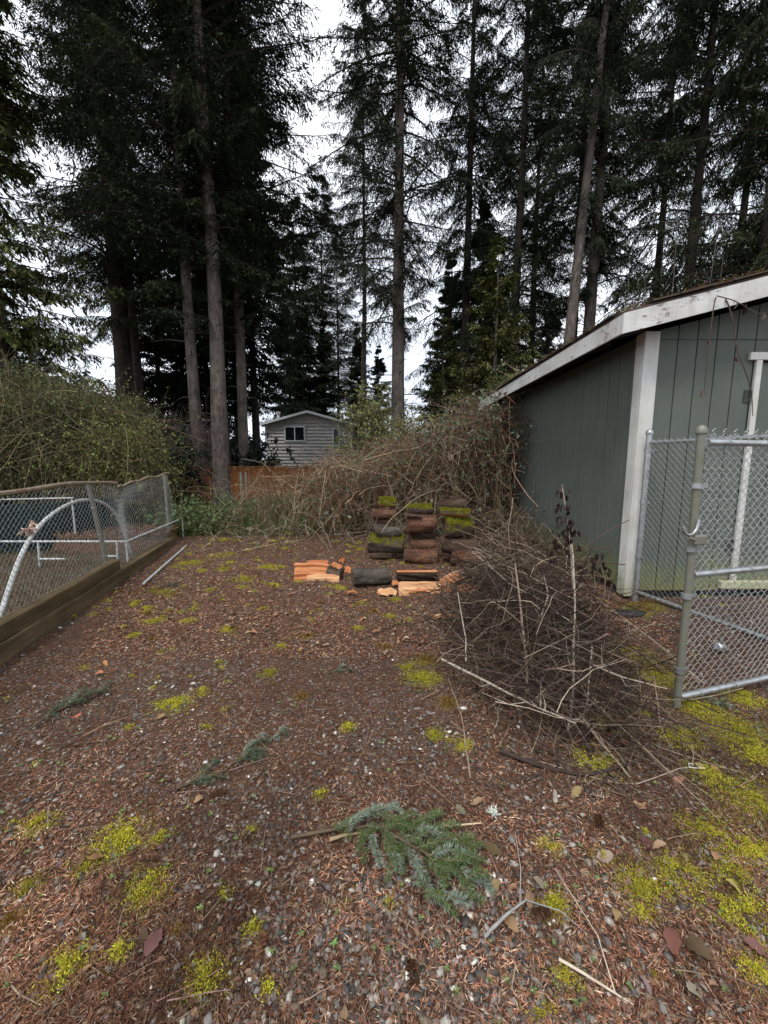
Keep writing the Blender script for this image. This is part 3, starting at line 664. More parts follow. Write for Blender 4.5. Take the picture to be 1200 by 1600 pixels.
# ------------------------------------------------------------------ logs
def log_mesh(L, r, mat, endmat, cutfrac=None, seed=0, splitmat=None, parts=None):
    """axis x; cutfrac None = round log, else arc kept from below with a flat split face on top"""
    q = np.random.default_rng(seed); K, n_ = 26, 14; xs = np.linspace(-L / 2, L / 2, n_) * q.uniform(.92, 1.08)
    if cutfrac is None: th = np.linspace(0, 2 * math.pi, K + 1)[:-1]
    else: th = np.linspace(math.pi * (1 - cutfrac) - math.pi / 2 + math.pi, 2 * math.pi + math.pi / 2 - math.pi * (1 - cutfrac), K)
    ph = q.uniform(0, 50)
    rad = lambda x_, t_: r * (1 - .1 * np.clip((abs(x_) / L - .44) / .06, 0, 1) + .17 * (vn(np.cos(t_) * 2 + ph, np.sin(t_) * 2 + x_ * 3) - .5) * 2 + .09 * (vn(np.cos(t_) * 6 + ph, np.sin(t_) * 6 + x_ * 9) - .5) * 2 + .03 * np.sin(x_ * 7 + ph))
    V = np.array([[x_, rad(x_, t_) * math.cos(t_), rad(x_, t_) * math.sin(t_)] for x_ in xs for t_ in th])
    if q.random() < .8: V[:K, 0] += q.uniform(-.01, .01) + V[:K, 2] * q.uniform(-.15, .15); V[-K:, 0] += V[-K:, 2] * q.uniform(-.15, .15)
    kk = K if cutfrac is None else K - 1
    m_ = MB(); m_.add(V, [[i * K + j, i * K + (j + 1) % K, (i + 1) * K + (j + 1) % K, (i + 1) * K + j][::-1] for i in range(n_ - 1) for j in range(kk)])
    ends = []
    for e, off in ((0, 0), ((n_ - 1) * K, 1)):
        ring = V[e:e + K] * [1, .985, .985]; ctr = ring.mean(0)
        m2 = MB(); vv = np.vstack([ring, ring * [1, .5, .5] + ctr * [0, .5, .5] + [(.006 if off else -.006) * q.uniform(-1, .4), 0, 0], [ctr]])
        f4 = [[j, (j + 1) % K, K + (j + 1) % K, K + j] for j in range(K)]; f3 = [[K + j, K + (j + 1) % K, 2 * K] for j in range(K)]
        if not off: f4 = [f[::-1] for f in f4]; f3 = [f[::-1] for f in f3]
        m2.add(vv, f4); m2.f.append(np.array(f3) + m2.n - len(vv)); m2.c.append(np.full((len(f3), 3), .5)); ends.append((m2, endmat))
    sp = None
    if cutfrac is not None:
        a, b = V.reshape(n_, K, 3)[:, 0], V.reshape(n_, K, 3)[:, -1]; W_ = 9; tq = np.linspace(0, 1, W_)
        G = a[:, None] * (1 - tq)[None, :, None] + b[:, None] * tq[None, :, None]
        G[:, 1:-1, 2] += (np.array([[vn(x_ * 2.5 + ph, y_ * 14 + ph) - .5 for y_ in tq[1:-1]] for x_ in xs])) * r * .35
        sp = MB(); sp.add(G.reshape(-1, 3), [[i * W_ + j, (i + 1) * W_ + j, (i + 1) * W_ + j + 1, i * W_ + j + 1][::1] for i in range(n_ - 1) for j in range(W_ - 1)])
    return m_, ends, sp
LOGN = [0]
def log(rect, Y, mat, label, cut=None, rz=0, roll=0, ry=0, endmat='end', splitmat='split', rmul=1.0, z=None, grp=None, name='log'):
    x0, y0, x1, y1 = rect; c = at((x0 + x1) / 2, (y0 + y1) / 2, Y); s = np.linalg.norm(c - [0, 0, CAM_H]) / math.sqrt(1 + ((x0 + x1) / 2 / FPX - 600 / FPX) ** 2 + (((y0 + y1) / 2 - 800) / FPX) ** 2) / FPX
    L = (x1 - x0) * s; r = (y1 - y0) * s / 2 * rmul
    LOGN[0] += 1; m_, ends, sp = log_mesh(L, r, mat, endmat, cut, seed=LOGN[0])
    if z is not None: c[2] = z
    th = thing(name, c, label, 'log' if name == 'log' else 'firewood', grp)
    th.rotation_euler = (roll, ry, rz)
    bo = m_.build('bark', M[mat], th, True); thm = Matrix.LocRotScale(None, th.rotation_euler.to_quaternion(), None).to_3x3()
    if 'moss' in mat:                                     # cushions of moss on the upper side
        vv = np.concatenate(m_.v); up = (vv @ np.array(thm).T)[:, 2] / r; n = 2600 if 'more' in mat else 1700; wsel = np.clip(up - .15 + .9 * (vn(vv[:, 0] * 16 + LOGN[0], vv[:, 1] * 16) - .5), 0, 1) + 1e-6
        i = rng.choice(len(vv), n, p=wsel / wsel.sum()); j = np.clip(i + rng.choice([-26, -1, 1, 26], n), 0, len(vv) - 1); f_ = rng.random((n, 1)) * .9
        c = vv[i] * (1 - f_) + vv[j] * f_; bad = np.linalg.norm(vv[i] - vv[j], axis=1) > r; c[bad] = vv[i][bad]; c = c * [1, 1.01, 1.01]
        mm = MB(); inv = np.array(thm.transposed()); d = (rng.normal(0, .7, (n, 3)) + [0, 0, .9]) @ inv.T; rhombi(mm, c, d, rv(n), rng.uniform(.008, .022, n), .008, vary((.2, .185, .02), n, .4, .1)); kind(mm.build('moss', M['moss'], bo), 'stuff')
    for e, em in ends: e.build('cut_end', M[em], th)
    if sp: sp.build('split_face', M[splitmat], th, False)
    return th
log((592,778,618,797), 5.95, 'log_moss_more', 'small mossy log crowning the stack nearest the back posts', .62, roll=2.9)
log((581,795,618,810), 5.9, 'log_red', 'bare brown log just below the mossy crown of the same stack', rz=.05)
log((582,808,612,819), 5.95, 'log', 'thin dark split log under the bare brown log', .6, roll=3.0)
log((576,815,606,829), 5.98, 'log_grey', 'grey log sticking out of the first stack at mid height', rz=.2)
log((588,821,625,838), 5.85, 'log_grey', 'grey log lying on the big mossy log', rz=-.08)
log((577,835,631,864), 5.9, 'log_moss', 'large mossy log low in the first stack', rz=-.1)
log((581,863,612,875), 5.85, 'log', 'thin split log at the foot of the first stack', .55, roll=3.1)
log((634,787,675,805), 5.78, 'log_moss', 'thin moss topped log crowning the middle stack', rz=.06)
log((635,804,678,832), 5.72, 'log_red', 'thick bare log with peeling bark in the middle stack', rz=.04, endmat='end')
log((632,803,658,813), 5.62, 'log', 'dark slab of bark resting on the thick bare log', .4, roll=3.2, ry=.12)
log((638,830,680,843), 5.9, 'log', 'shadowed log in the dark gap of the middle stack')
log((641,842,681,859), 5.74, 'log_red', 'ragged reddish log second lowest in the middle stack', rz=.05)
log((633,857,681,882), 5.66, 'log_red', 'reddish brown log at the foot of the middle stack', rz=.05)
log((685,780,726,798), 5.75, 'log', 'smooth dark log crowning the stack nearest the shed', rz=.05, ry=-.05)
log((689,794,732,811), 5.62, 'log_moss', 'split log with a mossy ridge below the smooth dark log', .6, roll=2.8, ry=.05)
log((695,808,737,840), 5.66, 'log_moss_more', 'thick log covered in moss in the stack nearest the shed', rz=.08)
log((691,838,744,866), 5.64, 'log', 'thick dark log under the moss covered log', rz=-.1)
log((706,859,756,883), 5.5, 'log_red', 'brown log near the foot of the stack by the brush', rz=-.15)
log((713,881,748,900), 5.4, 'log', 'split log lowest in the stack nearest the shed', .5, roll=2.9, rz=.2)
# logs and split wood lying about
log((549,892,610,920), 4.62, 'log_grey', 'grey log lying alone in front of the stacks', rz=.32, endmat='end', z=.1)
log((622,890,680,916), 4.72, 'log', 'half log with a bright orange split face on top', .52, rz=.03, roll=-.18, z=.13, rmul=1.15)
log((622,930,692,954), 4.22, 'log', 'pale orange split log lying nearest the brush pile', .3, rz=.04, roll=1.05, splitmat='split_pale', z=.085, rmul=1.3, name='split_log', endmat='end_fresh')
log((690,926,722,952), 4.42, 'log', 'dark barked log butt beside the pale orange split log', .7, rz=.9, roll=.3, z=.1, endmat='end_fresh', rmul=1.05)
log((459,877,514,899), 4.8, 'log_red', 'broad orange split log under the other split pieces', .5, rz=.05, roll=1.15, z=.1, rmul=1.25, name='split_log', endmat='end_fresh')
log((475,888,530,906), 4.7, 'log', 'flat pale orange split plank in front of the split wood', .36, rz=-.06, roll=.7, splitmat='split_pale', z=.055, rmul=1.35, name='split_log', endmat='end_fresh')
log((480,870,512,882), 4.95, 'log_red', 'narrow orange split piece on top of the split wood', .45, rz=.1, roll=.5, z=.19, rmul=1.1, name='split_log', endmat='end_fresh')
log((516,871,534,896), 4.86, 'log_grey', 'short dark rough log end beside the orange split wood', .75, rz=1.3, roll=.2, z=.1)
def chip(px, py, L, W, label, mat='split', rz=0, tilt=.2):
    p = gp(px, py, .02); n_, k_ = 8, 4; m_ = MB(); V = []
    for zz in (0, 1):
        for i in range(n_):
            for j in range(k_):
                u = i / (n_ - 1); e = (vn(i * 1.6 + px, zz + 3) - .5) * 1.1
                V.append(((u - .5) * L, (j / (k_ - 1) - .5 + e * .4) * W * (.45 + .55 * math.sin(math.pi * (u * .8 + .1))), (.0 if not zz else .007 + .02 * vn(i * 1.7 + px, j * 1.3)) + .025 * math.sin(u * 3)))
    g0 = n_ * k_; F = [[i * k_ + j, i * k_ + j + 1, (i + 1) * k_ + j + 1, (i + 1) * k_ + j] for i in range(n_ - 1) for j in range(k_ - 1)]
    F2 = [[a + g0 for a in f][::-1] for f in F]
    rim = [i * k_ for i in range(n_)] + [(n_ - 1) * k_ + j for j in range(1, k_)] + [i * k_ + k_ - 1 for i in range(n_ - 2, -1, -1)] + [j for j in range(k_ - 2, 0, -1)]
    F3 = [[rim[i], rim[(i + 1) % len(rim)], rim[(i + 1) % len(rim)] + g0, rim[i] + g0] for i in range(len(rim))]
    m_.add(V, F + F2 + F3); o = m_.build('wood_chip', M[mat]); o.location = p; o.rotation_euler = (tilt, 0, rz); return tag(o, label, 'wood chip')
chip(730, 922, .3, .1, 'curved orange wood sliver at the edge of the brush pile', rz=.25, tilt=.7)
chip(605, 927, .22, .1, 'pale yellow splinter in front of the half log', 'split_pale', -.25, .5)
chip(618, 913, .1, .07, 'small orange chip between the grey log and half log', rz=.6, tilt=.5)
chip(543, 892, .16, .09, 'orange splinter leaning by the short rough log end', rz=-.5, tilt=.8)
chip(655, 926, .24, .05, 'narrow reddish splinter behind the pale split log', 'end_fresh', .03, .2)
chip(700, 966, .3, .04, 'long thin tan splinter in front of the pale split log', 'split_pale', .05, .2)
chip(550, 928, .12, .05, 'flat orange flake in front of the grey log', rz=-.2)
chip(534, 876, .12, .06, 'thin orange splinter standing behind the split wood', rz=.9, tilt=1.1)

# mossy stump by the twin posts
sp0 = gp(330, 822); m_ = MB(); K = 20; V = []
for i, (rr, z) in enumerate(((.42, -.05), (.34, .06), (.28, .2), (.26, .36), (.2, .4), (.05, .37))):
    for j in range(K):
        q = j * 2 * math.pi / K; f_ = 1 + .35 * (vn(math.cos(q) * 2 + 5, math.sin(q) * 2 + 5) - .5) * 2 * (1.2 - i * .15); V.append((rr * f_ * math.cos(q), rr * f_ * math.sin(q), z + .08 * (vn(q * 2, i) - .5)))
m_.add(V, [[i * K + j, i * K + (j + 1) % K, (i + 1) * K + (j + 1) % K, (i + 1) * K + j] for i in range(5) for j in range(K)]).add(V, [[5 * K + j for j in range(K)]])
o = m_.build('stump', M['log_moss'], smooth=True); o.location = (sp0[0], sp0[1], 0); tag(o, 'low mossy rotten stump beside the twin fence posts', 'stump')
def long_log(p0, p1, r, mat, label):
    p0, p1 = np.array(p0), np.array(p1); n_ = 14; tq = np.linspace(0, 1, n_)[:, None]; pts = (p1 - p0) * tq; pts[:, 2] += .03 * (vn(tq[:, 0] * 5 + p0[0], p0[1]) - .5); pts[:, 1] += .12 * (vn(tq[:, 0] * 3 + p0[0], 3) - .5)
    m_ = MB(); tube1(m_, pts, r * (1 - .35 * tq[:, 0]) * (1 + .2 * (vn(tq[:, 0] * 9, 1) - .5)), 10); o = m_.build('fallen_log', M[mat], smooth=True); o.location = p0; return tag(o, label, 'fallen trunk')
long_log(gp(345, 833, .05), gp(460, 836, .05), .075, 'log_moss', 'slim mossy trunk lying along the foot of the brambles')
long_log(gp(215, 850, .04), gp(340, 838, .04), .05, 'log', 'thin dark fallen trunk running from the low fence to the stump')
long_log(gp(455, 833, .05), gp(575, 840, .05), .06, 'log', 'bare brown fallen trunk between the mossy trunk and the log stacks')

# ------------------------------------------------------------------ conifers
def conifer(seed, H, Rr, B, J, K, lL, lW, hang, prof, colr, up=(.05, .3), droop=(.2, .5), stems=True, gap=.15, inner=.1):
    global rng
    keep = rng; rng = np.random.default_rng(seed); mb = MB()
    z = np.sort(rng.beta(1.0, 1.15, B)) * H; az = np.arange(B) * 2.39996 + rng.normal(0, .5, B)
    zz = z / H; L = Rr * prof(zz) * rng.uniform(.5, 1.12, B); L *= .72 + .56 * vn(np.cos(az) * 1.5 + 9, z * .35 + np.sin(az) * 1.5)
    ok = rng.random(B) > gap; z, az, L, zz = z[ok], az[ok], L[ok], zz[ok]; B = len(z)
    a = rng.uniform(*up, B) + .25 * zz; b = rng.uniform(*droop, B) * (1 - .5 * zz)
    h = np.stack([np.cos(az), np.sin(az), 0 * az], 1); p = np.stack([-np.sin(az), np.cos(az), 0 * az], 1); Z = np.array([0, 0, 1.])
    bend = rng.normal(0, .12, B)
    def axp(s):                                          # s (B,n)
        return (h[:, None] * (L[:, None] * s)[..., None] + p[:, None] * (L[:, None] * bend[:, None] * s ** 2)[..., None]
                + Z * (z[:, None] + L[:, None] * (a[:, None] * s - b[:, None] * s ** 2 + .12 * s ** 4))[..., None])
    s7 = np.linspace(0, 1, 7)[None] * np.ones((B, 1)); v, f = tubes(axp(s7), (.011 * L[:, None] + .006) * (1 - .85 * s7), 3); mb.add(v, f, (.035, .028, .022))
    s = np.clip(inner + (1 - inner) * ((np.arange(J) + rng.random((B, J))) / J) ** .9, 0, 1)
    A = axp(s); T = nrm(axp(np.minimum(s + .02, 1.02)) - A)
    side = np.where((np.arange(J) % 2)[None] == 0, 1., -1.) * np.ones((B, 1))
    D = nrm(T * rng.uniform(.4, .9, (B, J, 1)) + p[:, None] * (side * rng.uniform(.5, 1., (B, J)))[..., None] - Z * (hang * rng.uniform(.3, 1.3, (B, J)))[..., None] + .2 * rv(B, J))
    sl = (.34 * L[:, None] * (1 - s) ** .65 * np.clip(s * 4, .45, 1) + .16) * rng.uniform(.5, 1.2, (B, J))
    if stems:
        tq = np.array([0, .5, 1.]); SP_ = A[:, :, None] + D[:, :, None] * (sl[..., None, None] * tq[None, None, :, None]); SP_[..., 2] -= .35 * (sl[..., None] * tq) ** 2 * (1 + hang)
        v, f = tubes(SP_.reshape(-1, 3, 3), np.array([.007, .005, .002]), 3); mb.add(v, f, (.03, .026, .02))
    tq = (np.arange(K) + rng.random((B, J, K))) / K
    C = A[:, :, None] + D[:, :, None] * (sl[..., None] * tq)[..., None]; C[..., 2] -= .35 * (sl[..., None] * tq) ** 2 * (1 + hang)
    C = C + .025 * rng.normal(size=C.shape)
    lr = np.where(np.arange(K) % 2 == 0, 1., -1.)[None, None, :, None]; SD = nrm(np.cross(D, Z))[:, :, None]
    LD = nrm(D[:, :, None] * .75 + SD * lr * .55 - Z * (.25 + .5 * hang) * rng.random((B, J, K, 1)) + .35 * rv(B, J, K))
    n = B * J * K; keepm = rng.random(n) > .06
    Cc = C.reshape(-1, 3)[keepm]; n = len(Cc)
    cc = vary(colr, n, .22, .1) * np.repeat((.75 + .5 * rng.random((B, 1, 1))) * np.ones((1, J, K)), 1).reshape(-1)[keepm][:, None]
    tip = (tq.reshape(-1)[keepm] > .8); cc[tip] *= 1.35
    rhombi(mb, Cc, LD.reshape(-1, 3)[keepm], rv(n) * .5 + Z, lL * rng.uniform(.6, 1.35, n), lW * rng.uniform(.7, 1.3, n), np.clip(cc, .004, .5))
    rng = keep
    return mb
fir_prof = lambda t: np.clip(1 - t, .02, 1) ** .6 * (.55 + .45 * np.clip(t / .12, 0, 1))
cone_prof = lambda t: np.clip(1 - t, .02, 1) ** .85
CR = {}
DG, MG, LG = (.027, .038, .02), (.035, .046, .021), (.085, .096, .034)
CR['fir_a'] = conifer(1, 22, 4.9, 230, 36, 14, .17, .036, .55, fir_prof, DG, gap=.3).mesh('crown', M['fol'])
CR['fir_b'] = conifer(2, 22, 4.6, 215, 34, 14, .17, .036, .75, fir_prof, MG, droop=(.3, .65), gap=.42).mesh('crown', M['fol'])
CR['fir_c'] = conifer(3, 20, 4.2, 190, 34, 13, .17, .036, .95, fir_prof, DG, up=(-.1, .15), droop=(.35, .8), gap=.42).mesh('crown', M['fol'])
CR['cedar'] = conifer(4, 16, 3.8, 190, 32, 11, .2, .05, .8, cone_prof, LG, up=(-.05, .2), droop=(.2, .5), gap=.05).mesh('crown', M['fol'])
CR['back'] = conifer(5, 22, 4.4, 230, 26, 10, .3, .09, .6, cone_prof, (.017, .024, .014), up=(-.1, .2), gap=.04, stems=False).mesh('crown', M['fol'])
CR['young'] = conifer(6, 9, 2.6, 90, 28, 9, .17, .05, .7, cone_prof, (.085, .095, .032), up=(.0, .3), droop=(.15, .5), gap=.1).mesh('crown', M['fol'])

def tree(px, Y, kindc, label, r=.3, H=27, zc=8.0, cs=(1, 1), lean=(0, 0), rz=None, mat='trunk', cat='conifer tree', grp=None, snags=10):
    p = at(px, 700, Y); gz = float(gh(p[0], Y)); th = thing('fir_tree' if kindc != 'cedar' else 'cedar_tree', (p[0], Y, gz), label, cat, grp)
    th.rotation_euler = (lean[1], lean[0], 0)
    n_, K = 26, 14; zs = np.linspace(-.3, H, n_); V = []
    for i, z in enumerate(zs):
        rr = r * (1 - .9 * max(z, 0) / H) * (1 + .5 * math.exp(-max(z + .1, 0) / .35))
        cx, cy = .12 * (vn(z * .13 + px, 1) - .5) * min(1, max(z, 0)), .12 * (vn(z * .13, px) - .5) * min(1, max(z, 0))
        for j in range(K):
            q = j * 2 * math.pi / K; f_ = 1 + .12 * (vn(q * 2.2 + px, z * .8) - .5) + .3 * max(0, 1 - max(z, 0) / .7) * (vn(math.cos(q) * 2 + px, math.sin(q) * 2) - .5)
            V.append((cx + rr * f_ * math.cos(q), cy + rr * f_ * math.sin(q), z))
    m_ = MB(); m_.add(V, [[i * K + j, i * K + (j + 1) % K, (i + 1) * K + (j + 1) % K, (i + 1) * K + j] for i in range(n_ - 1) for j in range(K)])
    for _ in range(snags):                               # dead branch stubs on the bare stem
        z = rng.uniform(3, zc + 2); q = rng.uniform(0, 6.28); l = rng.uniform(.3, 1.3); d = np.array([math.cos(q), math.sin(q), 0])
        tube1(m_, [np.array([0, 0, z]) + d * r * .6, np.array([0, 0, z + .02]) + d * (r * .7 + l * .5), np.array([0, 0, z - .12]) + d * (r * .7 + l)], [.022, .014, .005], 4, caps=False)
    m_.build('trunk', M[mat], th, True)
    c = put('crown', CR[kindc], th); c.location = (0, 0, zc); c.scale = (cs[0], cs[0], cs[1]); c.rotation_euler = (0, 0, rng.uniform(0, 6.28) if rz is None else rz)
    return th
# the tall firs seen in the photograph
tree(345, 15.5, 'fir_a', 'tall fir with the palest thick trunk of the front three', .33, zc=8.6)
tree(307, 15.8, 'fir_b', 'tall fir just left of the palest thick trunk', .25, zc=8.0, mat='trunk')
tree(381, 17.5, 'fir_a', 'slimmer fir standing just left of the far house', .24, zc=6.8, cs=(1.22, 1), rz=2)
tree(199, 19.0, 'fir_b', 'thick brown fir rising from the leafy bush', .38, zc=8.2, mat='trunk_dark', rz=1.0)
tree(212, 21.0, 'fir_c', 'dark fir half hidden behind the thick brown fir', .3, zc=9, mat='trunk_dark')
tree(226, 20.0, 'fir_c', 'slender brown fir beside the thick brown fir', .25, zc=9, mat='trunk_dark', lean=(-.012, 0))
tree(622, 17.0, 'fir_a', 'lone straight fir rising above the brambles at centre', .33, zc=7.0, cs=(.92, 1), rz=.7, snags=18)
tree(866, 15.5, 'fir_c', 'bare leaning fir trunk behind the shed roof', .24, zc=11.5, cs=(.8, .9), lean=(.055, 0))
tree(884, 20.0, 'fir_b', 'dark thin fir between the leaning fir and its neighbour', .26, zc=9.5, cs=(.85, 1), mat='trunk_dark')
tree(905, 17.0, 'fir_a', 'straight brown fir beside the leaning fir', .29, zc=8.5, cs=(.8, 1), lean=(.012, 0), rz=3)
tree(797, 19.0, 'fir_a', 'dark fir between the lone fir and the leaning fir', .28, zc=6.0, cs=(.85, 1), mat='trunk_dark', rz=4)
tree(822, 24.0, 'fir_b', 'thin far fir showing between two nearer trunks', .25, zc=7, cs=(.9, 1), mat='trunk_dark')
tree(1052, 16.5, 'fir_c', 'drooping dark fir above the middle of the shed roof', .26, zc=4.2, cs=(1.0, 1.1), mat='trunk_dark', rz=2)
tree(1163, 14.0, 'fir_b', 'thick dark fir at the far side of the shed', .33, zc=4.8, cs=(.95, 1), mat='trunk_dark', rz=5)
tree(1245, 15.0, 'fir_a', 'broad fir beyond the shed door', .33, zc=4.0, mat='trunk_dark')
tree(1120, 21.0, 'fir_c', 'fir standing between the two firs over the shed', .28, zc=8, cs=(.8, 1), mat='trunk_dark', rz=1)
tree(768, 14.0, 'young', 'young olive green conifer behind the brambles and shed', .12, H=8.5, zc=.4, cs=(1.0, .95), snags=0, rz=1)
tree(690, 18.5, 'young', 'young conifer next to the lone straight fir', .12, H=8.2, zc=.4, cs=(1.0, .9), snags=0, rz=3)
tree(22, 12.5, 'cedar', 'dense cedar whose boughs sweep down to the leafy bush', .3, H=17, zc=1.0, cs=(1.08, 1.0), mat='trunk_dark', cat='cedar tree', snags=0)
tree(-70, 12.0, 'fir_b', 'tall fir with hanging boughs over the cedar', .35, H=27, zc=9.5, cs=(1.15, 1), rz=3)
for (px, Y, kc, zc_, nm) in ((352, 23, 'fir_a', 8.5, 'tall dark fir directly behind the palest thick trunk'), 
    (722, 21, 'fir_c', 6, 'fir midway between the lone fir and the shed'), 
    (1002, 23, 'fir_c', 10, 'fir above the eave corner with high crown'), (570, 31, 'fir_c', 15, 'far fir between the sky gap and the lone fir'), (468, 46, 'fir_a', 7, 'large far fir rising behind the left half of the house'), (508, 46, 'fir_a', 9, 'far fir closing the gap behind the house roof'), (530, 52, 'fir_b', 8, 'farthest fir in the gap behind the house')):
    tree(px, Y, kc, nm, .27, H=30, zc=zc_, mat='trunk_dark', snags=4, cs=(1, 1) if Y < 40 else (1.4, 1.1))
# dark firs behind that close the view
bk = [(255, 24, .7, .0), (292, 26, .75, 0), (330, 24, .7, .0), (372, 27, .7, 5), (402, 25, .85, 6), (455, 47, 1.0, 0), (-150, 20, 1, 0), (60, 30, .55, 0), (700, 30, .75, 0), (745, 26, .8, 0), (850, 30, .62, 0),
      (1000, 32, .55, 0), (945, 36, .55, 0), (1090, 30, .6, 0), (1200, 27, .65, 0), (1300, 22, 1, 0)]
names = ['first dark fir of the row behind the three front trunks', 'second dark fir of the row behind the three front trunks', 'third dark fir of the row behind the three front trunks', 'fourth dark fir of the row behind the three front trunks',
 'fifth dark fir of the row behind the three front trunks', 'tall dark fir rising behind the far house', 'dark fir at the outer edge past the cedar', 'low fir seen under the cedar boughs', 'low fir behind the lone straight fir',
 'dark fir behind the young olive conifer', 'low fir behind the leaning trunk', 'small far fir above the shed eave corner', 'smallest far fir beside the straight brown fir', 'far fir behind the drooping dark fir',
 'far fir behind the thick dark fir', 'dark fir past the shed door']
for (px, Y, s, z_), nm in zip(bk, names):
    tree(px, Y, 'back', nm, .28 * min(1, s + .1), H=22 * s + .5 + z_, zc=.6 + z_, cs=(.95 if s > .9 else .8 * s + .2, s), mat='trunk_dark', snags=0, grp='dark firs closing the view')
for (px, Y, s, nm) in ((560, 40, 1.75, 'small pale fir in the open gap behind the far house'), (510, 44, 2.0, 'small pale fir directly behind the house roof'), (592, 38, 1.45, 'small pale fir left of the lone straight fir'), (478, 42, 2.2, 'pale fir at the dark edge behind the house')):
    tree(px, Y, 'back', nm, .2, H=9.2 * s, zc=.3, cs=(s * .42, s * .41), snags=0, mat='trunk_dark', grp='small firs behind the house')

# ------------------------------------------------------------------ shrubs and brambles
def canes(N, x, y, hfun, reach, K=12, wig=.05, seed=0, arch=.72, zoff=None):
    az = rng.uniform(0, 2 * math.pi, N); t = np.linspace(0, 1, K)[None]; h = (hfun(x, y) + 0 * x) * rng.uniform(.45, 1.1, N); rch = reach * rng.uniform(.3, 1.2, N); ar = arch * rng.uniform(.75, 1.2, N)
    px = x[:, None] + np.cos(az)[:, None] * rch[:, None] * t ** 1.4; py = y[:, None] + np.sin(az)[:, None] * rch[:, None] * t ** 1.4
    pz = h[:, None] * np.sin(math.pi * np.minimum(t * ar[:, None], .97)) + gh(x, y)[:, None]
    W_ = np.cumsum(rng.normal(0, wig, (N, K, 3)), 1); W_[:, 0] = 0
    P = np.stack([px, py, pz], -1) + W_; P[..., 2] = np.maximum(P[..., 2], gh(P[..., 0], P[..., 1]) - .02); return P
def tangle(N, region, hfun, lmin, lmax, K=12, zmin=0):
    x, y = region(N); h = hfun(x, y) + 0 * x; z = h * (zmin + (1 - zmin) * rng.random(N) ** .75); d = rv(N); d[:, 2] = d[:, 2] * .6 + .15; d = nrm(d); l = rng.uniform(lmin, lmax, N); t = np.linspace(-.5, .5, K)[None, :, None]
    b = rv(N) * .7 - [0, 0, .55]; P = np.stack([x, y, z], 1)[:, None] + d[:, None] * l[:, None, None] * t + b[:, None] * (l * rng.uniform(.2, .9, N))[:, None, None] * t ** 2 * 2 + np.cumsum(rng.normal(0, .018, (N, K, 3)), 1)
    P[..., 2] = np.clip(P[..., 2], gh(P[..., 0], P[..., 1]), None); top = (h * 1.12)[:, None] + .1; P[..., 2] = np.where(P[..., 2] > top, top + (P[..., 2] - top) * .35, P[..., 2]); return P
def twigs_on(P, n, lmin, lmax, K=5, up=.1):
    N, Kp, _ = P.shape; i = rng.integers(0, N, n); k = rng.integers(1, Kp - 1, n); f = rng.random(n)[:, None]
    b = P[i, k] * (1 - f) + P[i, k + 1] * f; d = rv(n) + [0, 0, up]; l = rng.uniform(lmin, lmax, n); t = np.linspace(0, 1, K)[None, :, None]
    Q = b[:, None] + nrm(d)[:, None] * l[:, None, None] * t + rv(n)[:, None] * (l * .3)[:, None, None] * t ** 2 + np.cumsum(rng.normal(0, .012, (n, K, 3)), 1) * (t > 0); return Q
def cane_leaves(mb, P, n, size, colr, off=.04, down=.4, asp=.62):
    N, K, _ = P.shape; i = rng.integers(0, N, n); k = rng.integers(min(2, K - 3), K - 1, n); f = rng.random(n)[:, None]
    c = P[i, k] * (1 - f) + P[i, k + 1] * f + rng.normal(0, off, (n, 3)); d = rv(n) - [0, 0, down]
    L = rng.uniform(.6, 1.3, n) * size
    leaves2(mb, c, d, rv(n) * .7 + [0, -.25, 1], L, L * asp, colr)
def bramble(name, label, N, region, hfun, reach, ccol, nleaf, lsize, lcol, r=(.004, .0015), loc=None, cat='bramble', wig=.05, ccol2=None, K=12, arch=.85, ntw=2.5, tl=(.15, .55), tang=.7, zmin=0):
    Nc = int(N * (1 - tang)); x, y = region(Nc); P = np.concatenate([canes(Nc, x, y, hfun, reach, K=K, wig=wig, arch=arch), tangle(N - Nc, region, hfun, reach * .7, reach * 1.7, K, zmin)]); Q = twigs_on(P, int(N * ntw), *tl); base = np.array([x.mean(), y.mean(), 0]); th = thing(name, base, label, cat)
    v, f = tubes(P - base, np.linspace(r[0], r[1], K) , 3); cc = vary(ccol, N, .3, .08)
    if ccol2 is not None: k_ = rng.random(N) < .3; cc[k_] = vary(ccol2, k_.sum(), .2, .06)
    m_ = MB(); m_.add(v, f, np.repeat(cc, (K - 1) * 3, 0)); v, f = tubes(Q - base, np.linspace(r[0] * .5, r[1] * .5, 5), 3); qc = vary(ccol, len(Q), .3, .08)
    if ccol2 is not None: k_ = rng.random(len(Q)) < .25; qc[k_] = vary(ccol2, k_.sum(), .2, .06)
    m_.add(v, f, np.repeat(qc, 12, 0)); kind(m_.build('stems', M['twig'], th), 'stuff')
    if nleaf:
        m_ = MB(); cane_leaves(m_, Q - base, int(nleaf * .7), lsize, vary(lcol, int(nleaf * .7), .3, .12)); cane_leaves(m_, P - base, int(nleaf * .3), lsize, vary(lcol, int(nleaf * .3), .3, .12)); kind(m_.build('leaves', M['leaf'], th), 'stuff')
    return th
reg = lambda x0, x1, y0, y1: (lambda N: (rng.uniform(x0, x1, N), rng.uniform(y0, y1, N)))
bramble('bramble_thicket', 'tall tangle of brown bramble canes against the back of the shed', 1250, reg(.6, 2.35, 7.2, 10.2), lambda x, y: 1.35 + .75 * np.clip(x, 0, 2.4) * .8, 1.3, (.12, .075, .05), 5200, .08, (.075, .095, .055), r=(.006, .0025), ccol2=(.3, .22, .15))
